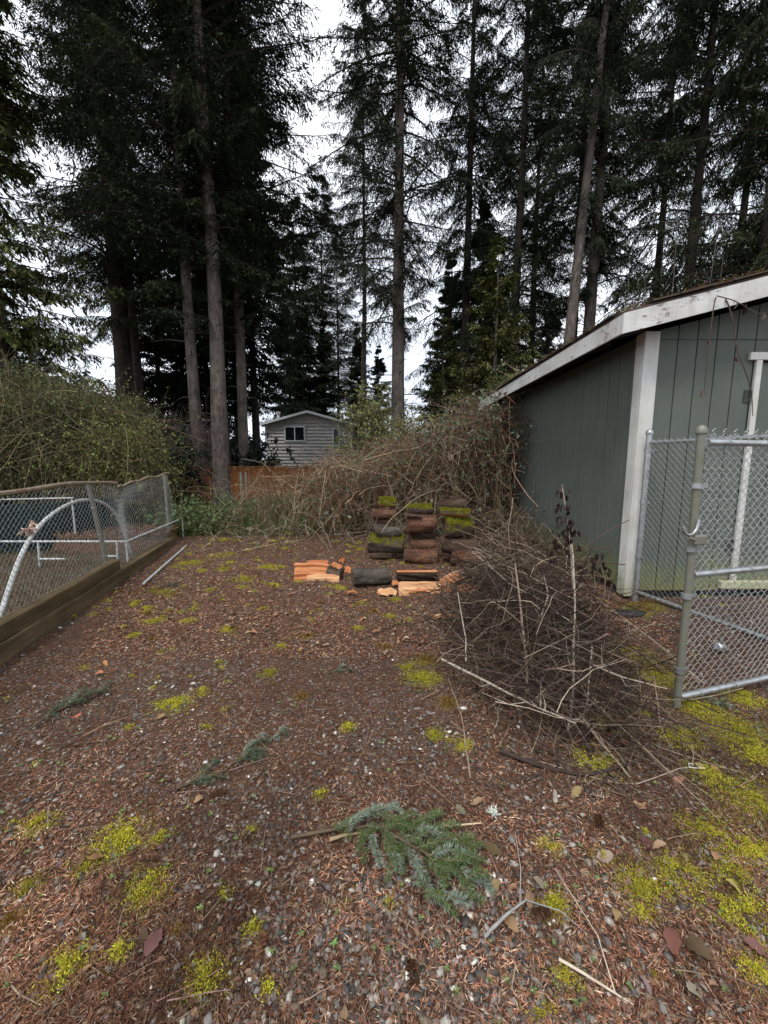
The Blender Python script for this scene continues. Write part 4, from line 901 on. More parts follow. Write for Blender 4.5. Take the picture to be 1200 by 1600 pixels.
bramble('bramble_thicket', 'middle mass of dry brown canes behind the log stacks', 950, reg(-1.3, .9, 7.1, 10.0), lambda x, y: 1.35 + .28 * np.clip(x + 1.4, 0, 2.4), 1.2, (.13, .072, .046), 2400, .065, (.1, .125, .075), r=(.006, .002), ccol2=(.36, .27, .18))
bramble('bramble_thicket', 'low sprawl of bare tan canes by the twin fence posts', 270, reg(-3.0, -1.0, 7.4, 9.4), lambda x, y: .95 + .18 * np.clip(x + 3.4, 0, 2.4), 1.2, (.13, .08, .052), 900, .05, (.1, .13, .055), r=(.0055, .0018), ccol2=(.36, .28, .19), tang=.5)
bramble('bramble_sprawl', 'low bare bramble twigs between the log stacks and shed wall', 330, reg(1.4, 2.45, 4.3, 7.2), lambda x, y: .28 + .16 * np.clip(y - 4.2, 0, 3), .8, (.085, .055, .04), 300, .05, (.09, .08, .05), r=(.004, .0018), ccol2=(.3, .24, .17))
bramble('bramble_sprawl', 'thin arching canes hanging in front of the log stacks', 26, reg(-.35, 1.4, 5.35, 6.7), lambda x, y: 1.1, 1.1, (.17, .12, .085), 50, .05, (.1, .12, .07), r=(.0045, .002), ccol2=(.4, .32, .24), tang=.2)
bramble('bramble_sprawl', 'dead stalks and weeds along the foot of the brambles', 150, reg(-3.2, 1.0, 6.7, 7.6), lambda x, y: .35, .7, (.15, .1, .065), 500, .05, (.11, .11, .06), r=(.0035, .0015), ccol2=(.4, .33, .24))
bramble('roof_bramble', 'leafy bramble spilling over the low corner of the shed roof', 260, reg(1.7, 2.9, 7.2, 9.6), lambda x, y: 2.75 + .15 * np.sin(x * 3), .9, (.14, .075, .05), 2600, .075, (.15, .18, .11), r=(.0055, .002), ccol2=(.3, .2, .13))
# far thicket rising towards the house
bramble('far_bramble', 'mass of bramble and saplings between the board fence and brambles', 600, reg(-1.6, 4.5, 11, 14.5), lambda x, y: np.clip(1.3 + .5 * (x + 1.0), .7, 2.7), 1.4, (.1, .07, .05), 5200, .09, (.1, .12, .06), r=(.008, .003), ccol2=(.3, .25, .17))
# pale budding shrub near the house
bramble('budding_shrub', 'pale yellow green budding shrub in front of the far house', 300, reg(-1.9, 1.2, 17, 19.5), lambda x, y: 4.7 - .45 * np.abs(x + .3), 1.5, (.14, .12, .08), 9000, .1, (.26, .27, .1), r=(.012, .003), cat='shrub', wig=.1)
bramble('budding_shrub', 'yellowish budding shrub at the foot of the lone straight fir', 160, reg(-.3, 2.2, 15, 17), lambda x, y: 3.3, 1.2, (.13, .11, .07), 4600, .09, (.22, .23, .09), r=(.01, .003), cat='shrub', wig=.1)
# the big bush at the left
bramble('leafy_bush', 'large tangled bush with fresh green buds overhanging the low fence', 1150, reg(-8.4, -6.1, 7.6, 10.2), lambda x, y: 3.1 - .25 * np.clip(x + 8, 0, 3), 1.7, (.085, .072, .042), 26000, .05, (.12, .14, .045), r=(.007, .003), cat='bush', wig=.1, ccol2=(.17, .145, .085), ntw=7, arch=1.0, zmin=.5, tang=.72, tl=(.2, .8))
bramble('leafy_bush', 'lower budding bush between the sagging fence and the front firs', 360, reg(-5.9, -5.2, 7.5, 9.2), lambda x, y: 2.05 - .3 * np.clip(x + 5.4, 0, 2), .95, (.1, .08, .045), 8500, .05, (.17, .195, .05), r=(.006, .0025), cat='bush', wig=.1, ccol2=(.26, .21, .12), ntw=6, arch=1.0, zmin=.3, tang=.65, tl=(.2, .8))
bramble('evergreen_bush', 'dark glossy evergreen bush behind the teal pool', 500, reg(-12, -5.2, 9.4, 11.5), lambda x, y: 3.6 - .45 * np.clip(x + 9, 0, 4), 1.2, (.05, .04, .03), 34000, .1, (.012, .018, .011), r=(.01, .004), cat='bush', wig=.08)
bramble('bare_shrub', 'bare purple brown shrub between the fir trunks', 420, reg(-7.6, -5.6, 11.5, 13.5), lambda x, y: 2.9, 1.2, (.09, .065, .06), 600, .05, (.09, .1, .05), r=(.006, .002), cat='shrub', wig=.09)
bramble('evergreen_undergrowth', 'dark leafy undergrowth under the front firs', 260, reg(-9.5, -5.4, 17.5, 20), lambda x, y: 2.6 + 0 * x, 1.4, (.04, .035, .03), 14000, .14, (.02, .03, .017), r=(.01, .004), cat='undergrowth', wig=.1)
# weedy low plants beside the stump
bramble('fern_clump', 'low leafy weeds around the mossy stump', 260, reg(-4.6, -2.9, 7.5, 9.0), lambda x, y: .5 + 0 * x, .6, (.1, .1, .05), 3200, .07, (.09, .13, .05), r=(.004, .0015), cat='weeds')
# grass
def grass(name, label, n, x, y, h, colr, wdt=.008):
    b = np.stack([x, y, gh(x, y) - .01], 1); d = nrm(rng.normal(0, .42, (n, 3)) * [1, 1, 0] + [0, 0, 1]); m_ = MB()
    rhombi(m_, b, d, rv(n), h * rng.uniform(.4, 1.2, n), wdt, vary(colr, n, .3, .12)); return kind(m_.build(name, M['grass']), 'stuff', label)
n = 30000; grass('grass', 'rough green grass growing behind the wire mesh fence', n, rng.uniform(-4.4, 1.2, n), rng.uniform(7.5, 15, n), .42, (.1, .135, .045), .014)
n = 16000; y = rng.uniform(1.5, 8.5, n); grass('grass', 'short grass inside the low fence', n, FX(y) - .15 - rng.uniform(0, 3.2, n), y, .1, (.085, .085, .035), .007)

# hanging vines on the rake board and saplings behind the roof
def vine(pts, r, label, name='hanging_vine', leaves=0, lcol=(.12, .06, .045), c=(.1, .07, .06)):
    pts = np.array(pts); o0 = pts[0]; tq = np.linspace(0, len(pts) - 1, 26); q = np.stack([np.interp(tq, range(len(pts)), pts[:, i]) for i in range(3)], 1)
    for _ in range(3): q[1:-1] = (q[:-2] + 2 * q[1:-1] + q[2:]) / 4
    q[1:-1] += rng.normal(0, min(.003, .035 * np.linalg.norm(q[-1] - q[0]) / 25 * 3), (24, 3)) * .6; q[2:-2] = (q[1:-3] + q[2:-2] + q[3:-1]) / 3
    th = thing(name, o0, label, 'vine' if 'vine' in name else 'branch'); m_ = MB(); tube1(m_, q - o0, np.linspace(r, r * .45, 26), 6, c); m_.build('stem', M['twig'], th, True)
    for k in range(leaves):
        i = rng.integers(6, 26); m_ = MB(); L = rng.uniform(.05, .09); leaves2(m_, np.zeros((1, 3)), rv(1) * .5 - [0, 0, .8], rv(1), L, L * .5, vary(lcol, 1)); l = m_.build('leaf', M['leaf'], th); l.location = q[i] - o0 + rng.normal(0, .01, 3)
    return th
Yv = 3.74
vine([at(1128, 458, 4.0), at(1118, 462, Yv), at(1112, 500, Yv), at(1106, 550, Yv), at(1101, 600, 3.8), at(1102, 620, 3.8)], .006, 'thin dark vine hanging straight down from the rake board', leaves=2)
vine([at(1112, 452, 4.0), at(1135, 465, Yv), at(1146, 500, Yv), at(1150, 545, Yv), at(1163, 575, Yv), at(1175, 610, 3.8), at(1176, 650, 3.8)], .008, 'thicker vine curling past the top of the door frame', leaves=1)
vine([at(1120, 462, Yv), at(1150, 470, 3.7), at(1185, 492, 3.65), at(1215, 485, 3.6)], .005, 'short vine arching sideways below the rake board', leaves=5, lcol=(.05, .04, .03))
for (x0, y0, x1, y1, Y, nm) in ((1047, 470, 1060, 325, 7.2, 'tallest bare sapling shoot above the shed roof'), (1098, 460, 1126, 330, 7.0, 'bare shoot above the roof near the vines'), (978, 498, 984, 395, 7.5, 'short bare shoot above the eave corner'), (1002, 488, 1008, 440, 7.6, 'shortest bare shoot above the roof'), (1118, 455, 1130, 400, 7.3, 'faint twin shoot above the rake board')):
    p0, p1 = at(x0, y0, Y), at(x1, y1, Y); p0[2] = roofz(p0[0]) + .0; m_ = vine([p0, p0 * .6 + p1 * .4 + [.03, 0, 0], p1], .007, nm, 'bare_shoot', c=(.14, .12, .11))
    st = m_.children[0]; mm = MB()
    for k in range(5):
        q = rng.uniform(.4, .95); b = (p1 - p0) * q; d = np.array([rng.choice([-1, 1]) * rng.uniform(.1, .25), rng.normal(0, .1), rng.uniform(.05, .15)]); tube1(mm, [b, b + d], [.004, .0015], 3, (.14, .12, .11), False)
    kind(mm.build('side_twigs', M['twig'], st), 'stuff')

# ------------------------------------------------------------------ brush pile
bc = np.array([1.12, 2.9, 0])
bp = thing('brush_pile', bc, 'heap of cut bare brown twigs in front of the shed', 'brush pile')
def pile(N, l0, l1, r0, K, wig, colr, colr2, f2, spread=1.0, lift=1.0):
    a = rng.uniform(0, 6.28, N); q = np.sqrt(rng.random(N)) * spread; cx = .54 * q * np.cos(a); cy = 1.08 * q * np.sin(a)
    hh = .78 * np.clip(1 - (cx / .62) ** 2 - ((cy - .1) / 1.15) ** 2, 0, 1) ** .8; cz = hh * rng.random(N) ** .7 * lift + .015
    d = rv(N); d[:, 2] *= .42; d = nrm(d); l = rng.uniform(l0, l1, N); t = np.linspace(-.5, .5, K)[None, :, None]
    bend = rv(N)[:, None] * rng.uniform(.05, .6, N)[:, None, None]
    P = np.stack([cx, cy, cz], 1)[:, None] + d[:, None] * l[:, None, None] * t + bend * l[:, None, None] * (t ** 2 * 4 - .5) * .5 + np.cumsum(rng.normal(0, wig, (N, K, 3)), 1)
    P[..., 2] = np.maximum(P[..., 2], gh(P[..., 0] + bc[0], P[..., 1] + bc[1]) + .004); P[..., 0] = np.minimum(P[..., 0], 1.3)
    cc = vary(colr, N, .3, .08); k_ = rng.random(N) < f2; cc[k_] = vary(colr2, k_.sum(), .2, .05)
    v, f = tubes(P, np.linspace(r0, r0 * .35, K), 3); return v, f, np.repeat(cc, (K - 1) * 3, 0)
m_ = MB()
m_.add(*pile(1300, .2, .75, .0022, 8, .009, (.05, .034, .027), (.2, .15, .11), .14))
m_.add(*pile(480, .5, 1.2, .0038, 9, .013, (.055, .038, .03), (.24, .18, .13), .14))
m_.add(*pile(700, .2, .6, .0016, 7, .006, (.13, .085, .06), (.3, .24, .18), .3, spread=1.25, lift=.5))
m_.add(*pile(110, .5, 1.2, .003, 10, .012, (.12, .09, .07), (.34, .28, .21), .4, spread=1.15, lift=1.12))
kind(m_.build('twigs', M['twig'], bp), 'stuff')
n = 420; a = rng.uniform(0, 6.28, n); q = np.sqrt(rng.random(n)) * 1.1; cx, cy = .62 * q * np.cos(a), 1.08 * q * np.sin(a); cz = .62 * np.clip(1 - (cx / .7) ** 2 - ((cy - .1) / 1.15) ** 2, 0, 1) * rng.random(n) + .03
m_ = MB(); L = rng.uniform(.03, .06, n); leaves2(m_, np.stack([cx, cy, cz], 1), rv(n) - [0, 0, .5], rv(n), L, L * .5, vary((.09, .05, .03), n, .4, .1), fold=.5); kind(m_.build('dead_leaves', M['litter'], bp), 'stuff')
def stick(pts, r, label, c=(.34, .29, .23), twigs=0, r1=None):
    pts = np.array(pts)
    if pts[0][2] > pts[-1][2] + .15: pts = pts[::-1]
    th = vine(pts, r, label, 'fallen_branch', c=c); st = th.children[0]
    if twigs:
        mm = MB()
        for k in range(twigs):
            q = rng.uniform(.15, .95) * (len(pts) - 1); i = min(int(q), len(pts) - 2); b = pts[i] + (pts[i + 1] - pts[i]) * (q - i) - pts[0]; d = rv(1)[0]; d[2] = abs(d[2]) * .6; l = rng.uniform(.1, .4)
            tube1(mm, [b, b + d * l * .5 + rng.normal(0, .02, 3), b + d * l], [r * .4, r * .3, .001], 4, c, False)
        kind(mm.build('side_twigs', M['twig'], st), 'stuff')
    return th
PALE, TAN = (.36, .31, .25), (.26, .2, .145)
stick([at(893, 850, 2.66), at(900, 930, 2.47), at(896, 1000, 2.32), at(897, 1070, 2.17), at(890, 1140, 2.02), at(866, 1200, 1.84), gp(868, 1250, .02)], .011, 'pale upright crooked branch standing through the brush pile', PALE, 7)
stick([at(805, 880, 2.62), at(815, 960, 2.47), at(822, 1030, 2.32), at(825, 1085, 2.17)], .012, 'short pale upright branch on the shed side of the heap', TAN, 3)
stick([at(738, 862, 3.5), at(800, 915, 3.0), at(850, 940, 2.8)], .009, 'pale branch slanting down from the log stacks', PALE, 2)
stick([at(880, 890, 3.3), at(950, 950, 3.0), at(1020, 1000, 2.75), at(1060, 1035, 2.55), gp(1100, 1068, .03)], .012, 'long tan branch running from the heap under the gate', TAN, 2)
stick([at(690, 1030, 2.47), at(780, 1075, 2.17), at(850, 1110, 1.97), at(900, 1130, 1.87)], .009, 'pale branch lying across the front slope of the heap', PALE, 5)
stick([at(885, 1085, 2.22), at(930, 1150, 1.87), gp(985, 1215, .015)], .010, 'tan branch pointing forward out of the heap towards the camera', TAN, 2)
stick([gp(780, 1172, .03), gp(850, 1200, .015), gp(920, 1213, .015), gp(1000, 1188, .03)], .013, 'dark bowed branch lying along the foot of the heap', (.05, .036, .03), 4)
stick([at(835, 1005, 2.47), at(880, 1015, 2.32), at(960, 1055, 2.12), at(1042, 1076, 2.07)], .007, 'thin pale branch reaching from the heap to the gate post', PALE, 4)
stick([at(850, 900, 2.72), at(857, 930, 2.67), at(845, 965, 2.57)], .008, 'short crooked pale twig hooked in the top of the heap', PALE, 0)
stick([at(715, 925, 2.82), at(728, 1000, 2.52), at(728, 1035, 2.42)], .006, 'thin pale upright twig at the log side of the heap', PALE, 1)
stick([at(925, 1010, 2.32), at(918, 1090, 2.07), at(915, 1085, 2.02)], .006, 'thin pale curved twig right of the upright branch', PALE, 1)
stick([gp(735, 1215, .012), gp(722, 1120, .02), gp(700, 1060, .04)], .005, 'thin straight twig lying beside the heap on the gravel', TAN, 1)
stick([gp(985, 1205, .012), at(960, 1170, 1.84), at(870, 1095, 2.12)], .006, 'thin brown twig crossing the tan forward branch', (.2, .15, .11), 3)
# dead sapling with curled leaves
ds = thing('dead_sapling', at(892, 935, 2.7), 'dead sapling with curled dark leaves standing before the shed wall', 'sapling'); o0 = np.array(ds.location)
stm = [at(898, 950, 2.68), at(893, 880, 2.68), at(888, 820, 2.68), at(880, 770, 2.68), at(878, 757, 2.68)]
m_ = MB(); tube1(m_, np.array(stm) - o0, [.008, .007, .005, .004, .002], 6, PALE)
for (a, b) in (((892, 880), (930, 870)), ((892, 900), (945, 880)), ((888, 850), (868, 840)), ((890, 860), (905, 845)), ((893, 890), (860, 870)), ((896, 900), (955, 905))):
    tube1(m_, [at(*a, 2.68) - o0, (at(*a, 2.68) + at(*b, 2.66)) / 2 - o0 + [0, 0, .02], at(*b, 2.64) - o0], [.004, .003, .0015], 4, (.2, .15, .11), False)
m_.build('stem', M['twig'], ds, True)
for (x, y) in ((880,762),(884,772),(876,790),(890,785),(888,800),(895,812),(875,808),(885,825),(882,835),(893,830),(900,828),(868,845),(873,850),(905,850),(890,842),(925,872),(932,862),(938,880),(950,892),(955,905),(860,870),(865,862),(885,860),(945,885),(928,880)):
    for k in range(3):
        m_ = MB(); L = rng.uniform(.04, .065); leaves2(m_, np.zeros((1, 3)), rv(1) * .4 - [0, 0, 1], rv(1), L, L * .5, vary((.032, .018, .014), 1, .2), fold=.5); l = m_.build('leaf', M['leaf'], ds); l.location = at(x, y, 2.66 + rng.uniform(-.04, .04)) - o0 + rng.normal(0, .013, 3)

# ------------------------------------------------------------------ fir bough on the gravel
def bough(name, label, stem, sprigs, ndl=85, nl=.027, colr=(.075, .115, .035), zb=.02, stemcol=(.1, .075, .05)):
    """sprigs: list of (x0,y0,x1,y1) on the ground"""
    o0 = stem[0] * [1, 1, 0]; th = thing(name, o0, label, 'fir bough'); m_ = MB(); tube1(m_, np.array(stem) - o0, np.linspace(.008, .0035, len(stem)), 6, stemcol); m_.build('stem', M['twig'], th, True)
    nd = MB(); tw = MB()
    for (p0, p1, z0, z1) in sprigs:
        K = 9; t = np.linspace(0, 1, K)[:, None]; side = np.array([-(p1 - p0)[1], (p1 - p0)[0], 0]) * rng.normal(0, .12)
        q = p0 + (p1 - p0) * t + side * (t * (1 - t)) * 2; q[:, 2] = z0 + (z1 - z0) * t[:, 0] + .03 * np.sin(t[:, 0] * 3.14) * rng.random()
        tube1(tw, q - o0, np.linspace(.0026, .0012, K), 4, (.11, .09, .05), False)
        L = np.linalg.norm(p1 - p0); n = int(ndl * L / .1); u = rng.random(n) * .98 + .04; c = np.stack([np.interp(u * (K - 1), range(K), q[:, i]) for i in range(3)], 1)
        T = nrm(p1 - p0); S_ = nrm(np.cross(T, [0, 0, 1])); sg = rng.choice([-1., 1.], n)[:, None]
        d = nrm(T * rng.uniform(.35, .8, (n, 1)) + S_ * sg * rng.uniform(.4, 1, (n, 1)) + np.array([0, 0, 1]) * rng.uniform(-.25, .55, (n, 1)) + .1 * rv(n))
        cc = vary(colr, n, .25, .08); flip = rng.random() < .18
        if flip: cc = vary((.17, .215, .165), n, .2, .05)
        else: k_ = rng.random(n) < .18; cc[k_] = vary((.15, .2, .13), k_.sum(), .2, .05)
        rhombi(nd, c - o0, d, rv(n) * .4 + [0, 0, 1], nl * rng.uniform(.6, 1.15, n) * np.clip(1.25 - u ** 4 * .6, .5, 1), .003, cc)
    tw.build('twigs', M['twig'], th); kind(nd.build('needles', M['bough'], th), 'stuff'); return th
S0 = [gp(455, 1308, .015), gp(520, 1296, .02), gp(590, 1290, .05), gp(650, 1325, .06), gp(700, 1350, .05), gp(740, 1380, .03)]
sprigs = []
def sg(x0, y0, x1, y1, z0=.045, z1=.025): sprigs.append((gp(x0, y0, z0), gp(x1, y1, z1), z0, z1))
for a in [(520,1296,590,1262),(540,1293,630,1268),(570,1290,640,1285),(560,1291,570,1345),(575,1290,595,1352),(590,1290,560,1330),(600,1297,622,1360),(610,1300,605,1375),(620,1306,680,1272),(640,1290,692,1270),
          (630,1312,632,1365),(640,1318,700,1300),(650,1325,740,1308),(655,1330,650,1380),(640,1320,648,1350),(660,1332,755,1322),(665,1335,690,1378),(672,1338,735,1340),(680,1342,720,1370),(690,1346,748,1355),
          (700,1350,738,1392),(705,1352,690,1392),(715,1360,728,1400),(720,1362,768,1385),(690,1345,700,1385),(560,1275,620,1255),(600,1280,660,1300),(640,1300,625,1345),(658,1395,712,1432),(662,1400,700,1422),(685,1395,735,1412),(700,1398,756,1408),
          (615,1330,620,1362),(540,1292,545,1310),(520,1296,560,1275),(730,1372,765,1372),(725,1366,770,1398),(660,1300,720,1290),(610,1296,650,1272),(585,1300,580,1330),(670,1350,660,1385),(700,1360,745,1375),(640,1340,672,1388),(600,1310,615,1345),(625,1310,665,1345),(575,1270,632,1292),(650,1290,705,1318),(690,1320,742,1330),(705,1335,758,1345)]:
    sg(*a, rng.uniform(.03, .075), rng.uniform(.015, .06))
bough('fir_bough', 'large fresh green fir bough lying in the middle of the gravel', S0, sprigs)
def small_bough(label, pts, n, ln, dark=False):
    st = [gp(x, y, .012) for x, y in pts]; sp = []
    for k in range(n):
        q = rng.uniform(.15, 1) * (len(st) - 1); i = min(int(q), len(st) - 2); b = st[i] + (st[i + 1] - st[i]) * (q - i); T = nrm(st[-1] - st[0]); a = rng.choice([-1, 1]) * rng.uniform(.4, .9)
        d = np.array([T[0] * math.cos(a) - T[1] * math.sin(a), T[0] * math.sin(a) + T[1] * math.cos(a), 0]); sp.append((b, b + d * ln * rng.uniform(.6, 1.2), .012, .012))
    bough('fir_sprig', label, st, sp, ndl=70, colr=(.035, .058, .03) if dark else (.055, .085, .045))
small_bough('flattened dull green sprig left of the bough', [(275, 1232), (310, 1218), (350, 1205), (385, 1175)], 13, .1)
small_bough('thin green sprig uphill of the flattened sprig', [(385, 1165), (410, 1158), (438, 1148)], 6, .06)
small_bough('dark fir sprig lying beside the low timber', [(45, 1140), (80, 1115), (120, 1095), (155, 1082)], 13, .13, True)
small_bough('small dark sprig near the loose pole', [(225, 925), (250, 918), (272, 915)], 8, .12, True)
small_bough('grey green sprig under the gate bottom rail', [(1085, 1090), (1105, 1100), (1130, 1098)], 9, .06)
small_bough('small dark sprig in the middle of the gravel', [(510, 1052), (530, 1046), (545, 1048)], 5, .06, True)
stick([gp(515, 1312, .012), gp(540, 1304, .012), gp(575, 1300, .012)], .008, 'short thick tan stick poking from under the bough', (.36, .27, .16), 0)
stick([gp(690, 1290, .015), gp(720, 1289, .015), gp(752, 1286, .015)], .006, 'straight peeled stick behind the bough', (.55, .42, .26), 0)
stick([gp(757, 1463, .01), gp(785, 1435, .015), gp(803, 1420, .015), gp(820, 1408, .015), gp(825, 1398, .015)], .006, 'grey forked twig right of the bough', (.3, .29, .27), 2)
stick([gp(873, 1498, .01), gp(910, 1520, .012), gp(955, 1548, .012), gp(990, 1570, .01)], .005, 'long pale twig in the front corner of the gravel', (.5, .42, .32), 1)
stick([gp(5, 1352, .01), gp(25, 1335, .012), gp(47, 1305, .01)], .005, 'brown stick at the edge left of the moss', (.22, .14, .08), 0)
stick([gp(7, 1495, .01), gp(15, 1535, .012), gp(30, 1555, .012), gp(65, 1570, .01)], .004, 'bent thin twig in the front left corner', (.3, .24, .18), 0)
stick([gp(130, 1150, .01), gp(165, 1132, .012), gp(200, 1120, .01)], .004, 'thin tan twig beside the dark sprig', (.3, .2, .13), 1)
stick([gp(1010, 1120, .01), gp(1060, 1140, .012), gp(1070, 1180, .01)], .006, 'dark twig bent in front of the gate post', (.07, .05, .04), 1)
stick([gp(380, 860, .02), gp(430, 850, .03), gp(470, 838, .03)], .009, 'tan dry stalk on the ground before the brambles', (.42, .32, .2), 2)
stick([gp(560, 1000, .01), gp(600, 985, .012), gp(640, 965, .01)], .005, 'thin dark twig in front of the split logs', (.06, .045, .035), 1)

# ------------------------------------------------------------------ fallen leaves
lf_spots = [(540,985,0),(565,968,0),(570,938,0),(590,985,0),(945,1340,1),(845,1380,1),(830,1405,2),(800,1440,2),(770,1325,3),(1010,1320,3),(955,1210,2),(1100,1155,1),(775,1385,2),(1030,1325,2),(1175,1320,3),(970,1145,2),(1120,1200,2),(1085,1550,1),(1050,1475,3),(1090,1490,3),
 (240,1470,3),(225,1460,3),(120,1115,0),(250,1120,2),(165,1035,0),(155,1050,0),(365,960,0),(745,1250,2),(1000,1260,2),(720,1262,1),(1150,1390,2),(470,1015,0),(395,990,2),(900,1240,2),(1060,1215,2),(660,1280,2),(880,1262,2),(1120,1340,2),(310,1250,2),(150,1340,2),(610,975,0),(505,1020,2),(430,960,2),(1180,1480,3),(960,1430,2),(1010,1545,1)]
lc = [(.28, .13, .065), (.2, .165, .125), (.25, .15, .08), (.09, .055, .036)]
LM = [('the bough', 650, 1345), ('the brass padlock', 1090, 1197), ('the forked twig', 790, 1435), ('the long pale twig', 930, 1535), ('the gate post foot', 1058, 1110), ('the pale split log', 655, 942), ('the grey lone log', 580, 906), ('the orange split wood', 490, 890),
      ('the flattened sprig', 325, 1215), ('the dark sprig by the timber', 100, 1110), ('the loose pole', 258, 883), ('the white lichen tuft', 771, 1268), ('the forward tan branch', 940, 1165), ('the pair of front moss cushions', 210, 1350), ('the front left moss cushion', 100, 1518), ('the round moss cushion', 860, 1322), ('the twin moss cushions', 1035, 1378), ('the edge moss patch', 1170, 1270), ('the small mid sprig', 528, 1048)]
def near(x, y):
    nm, a, b = min(LM, key=lambda l: (l[1] - x) ** 2 + (l[2] - y) ** 2); dx, dy = x - a, y - b
    return (('right of ' if dx > 0 else 'left of ') if abs(dx) > abs(dy) else ('in front of ' if dy > 0 else 'behind ')) + nm
names_ = [(k, near(x, y)) for x, y, k in lf_spots]
def twin(i):
    same = [j for j in range(len(lf_spots)) if names_[j] == names_[i]]
    if len(same) < 2: return ''
    o_ = sorted(same, key=lambda j: -lf_spots[j][1]).index(i)
    return (', nearer of two' if o_ == 0 else ', farther of two') if len(same) == 2 else (', nearest of three', ', middle of three', ', farthest of three')[min(o_, 2)]
for i, (x, y, k) in enumerate(lf_spots):
    p = gp(x, y, .014); m_ = MB(); L = rng.uniform(.035, .062) * (1.15 if k == 3 else 1) * (1.3 if y < 1000 else 1)
    ang_ = rng.uniform(0, 6.28); D = np.array([[math.cos(ang_), math.sin(ang_), rng.uniform(-.05, .3)]])
    n9 = 9; u = np.linspace(0, 1, n9); wv = np.sin(np.pi * np.clip(u * .92 + .04, 0, 1)) ** .8 * (1 + .18 * np.sin(u * 20 + i)) * L * rng.uniform(.22, .36)
    curl = rng.uniform(.1, .5); V = []
    for q in range(n9):
        for s in (-1, -.5, 0, .5, 1):
            V.append(((u[q] - .5) * L, s * wv[q], abs(s) * wv[q] * curl + .012 * math.sin(u[q] * 3 + i) + .004 * vn(q * .8 + i, s * 2)))
    m_.add(V, [[a * 5 + b, (a + 1) * 5 + b, (a + 1) * 5 + b + 1, a * 5 + b + 1] for a in range(n9 - 1) for b in range(4)], vary(lc[k], 1, .2)[0])
    o = m_.build('fallen_leaf', M['litter'], smooth=True); o.location = p + [0, 0, float(gh(p[0], p[1]))]; o.rotation_euler = (rng.uniform(-.3, .3), rng.uniform(-.3, .3), ang_)
    tag(o, ['dry orange brown leaf ', 'pale grey brown leaf ', 'dry tan leaf ', 'dark rotting leaf '][k] + near(x, y) + twin(i), 'leaf', 'fallen leaves on the gravel')

# ------------------------------------------------------------------ small things
pl = gp(1087, 1200, .0); lock = thing('padlock', (pl[0], pl[1], float(gh(pl[0], pl[1])) + .018), 'brass padlock with open shackle lying on the mossy ground', 'padlock'); lock.rotation_euler = (.1, 0, -.1)
m_ = MB(); box(m_, (0, -.017, -.008), (.034, .017, .008), bev=.003); m_.build('lock_body', M['brass'], lock)
a_ = np.linspace(-math.pi / 2, math.pi / 2, 10); m_ = MB(); tube1(m_, [(0, -.012, 0)] + [(-.022 - .012 * math.cos(q), .012 * math.sin(q), 0) for q in a_] + [(-.004, .012, 0)], .0036, 8); m_.build('shackle', M['steel'], lock, True)
cp = gp(1128, 985, .2); can = thing('drink_can', (cp[0], cp[1], float(gh(cp[0], cp[1])) + .034), 'dented silver drink can behind the gate mesh', 'can'); can.rotation_euler = (0, .35, .5)
K = 20; V = []; prf = [(-.06, .022), (-.056, .028), (-.05, .032), (-.02, .033), (.0, .029), (.02, .032), (.045, .033), (.052, .029), (.058, .026)]
for i, (x, r_) in enumerate(prf):
    for j in range(K):
        q = j * 2 * math.pi / K; rr = r_ * (1 + .12 * (vn(math.cos(q) * 2, math.sin(q) * 2 + i * .7) - .5)); V.append((x, rr * math.cos(q), rr * math.sin(q)))
m_ = MB(); m_.add(V, [[i * K + j, i * K + (j + 1) % K, (i + 1) * K + (j + 1) % K, (i + 1) * K + j][::-1] for i in range(len(prf) - 1) for j in range(K)]); m_.build('can_body', M['can'], can, True)
for e, s in ((0, 1), (len(prf) - 1, -1)):
    m_ = MB(); vv = np.array(V[e * K:(e + 1) * K]) * [1, .96, .96] + [s * .003, 0, 0]; m_.add(vv, [list(range(K))[::s]]); m_.build('can_end', M['steel'], can)
# black rubber scrap beside the shed corner and at the pile's foot
for (x, y, sx_, lb) in ((985, 962, .16, 'flat black rubber scrap beside the shed corner'), (965, 1140, .06, 'small black plastic lump at the foot of the brush heap')):
    p = gp(x, y); m_ = MB(); K = 16; V = []
    for i, (rr, z) in enumerate(((1, 0), (1.02, .016), (.9, .03), (.3, .034))):
        for j in range(K): q = j * 2 * math.pi / K; f_ = 1 + .4 * (vn(math.cos(q) * 1.6 + x, math.sin(q) * 1.6) - .5); V.append((sx_ * rr * f_ * math.cos(q), sx_ * .4 * rr * f_ * math.sin(q), z + .012 * vn(q * 2, i)))
    m_.add(V, [[i * K + j, i * K + (j + 1) % K, (i + 1) * K + (j + 1) % K, (i + 1) * K + j] for i in range(3) for j in range(K)]).add(V, [[3 * K + j for j in range(K)]])
    o = m_.build('rubber_scrap', M['black'], smooth=True); o.location = (p[0], p[1], float(gh(p[0], p[1]))); tag(o, lb, 'scrap')
# pale lichen tuft
p = gp(771, 1268, .01); m_ = MB(); n = 70; d = rv(n) + [0, 0, .5]; rhombi(m_, rng.normal(0, .008, (n, 3)) * [1, 1, .3], d, rv(n), rng.uniform(.01, .03, n), .007, vary((.62, .66, .58), n, .1, .03)); o = m_.build('lichen_tuft', M['moss']); o.location = p + [0, 0, float(gh(p[0], p[1]))]; tag(o, 'pale white lichen tuft on the gravel beyond the bough', 'lichen')
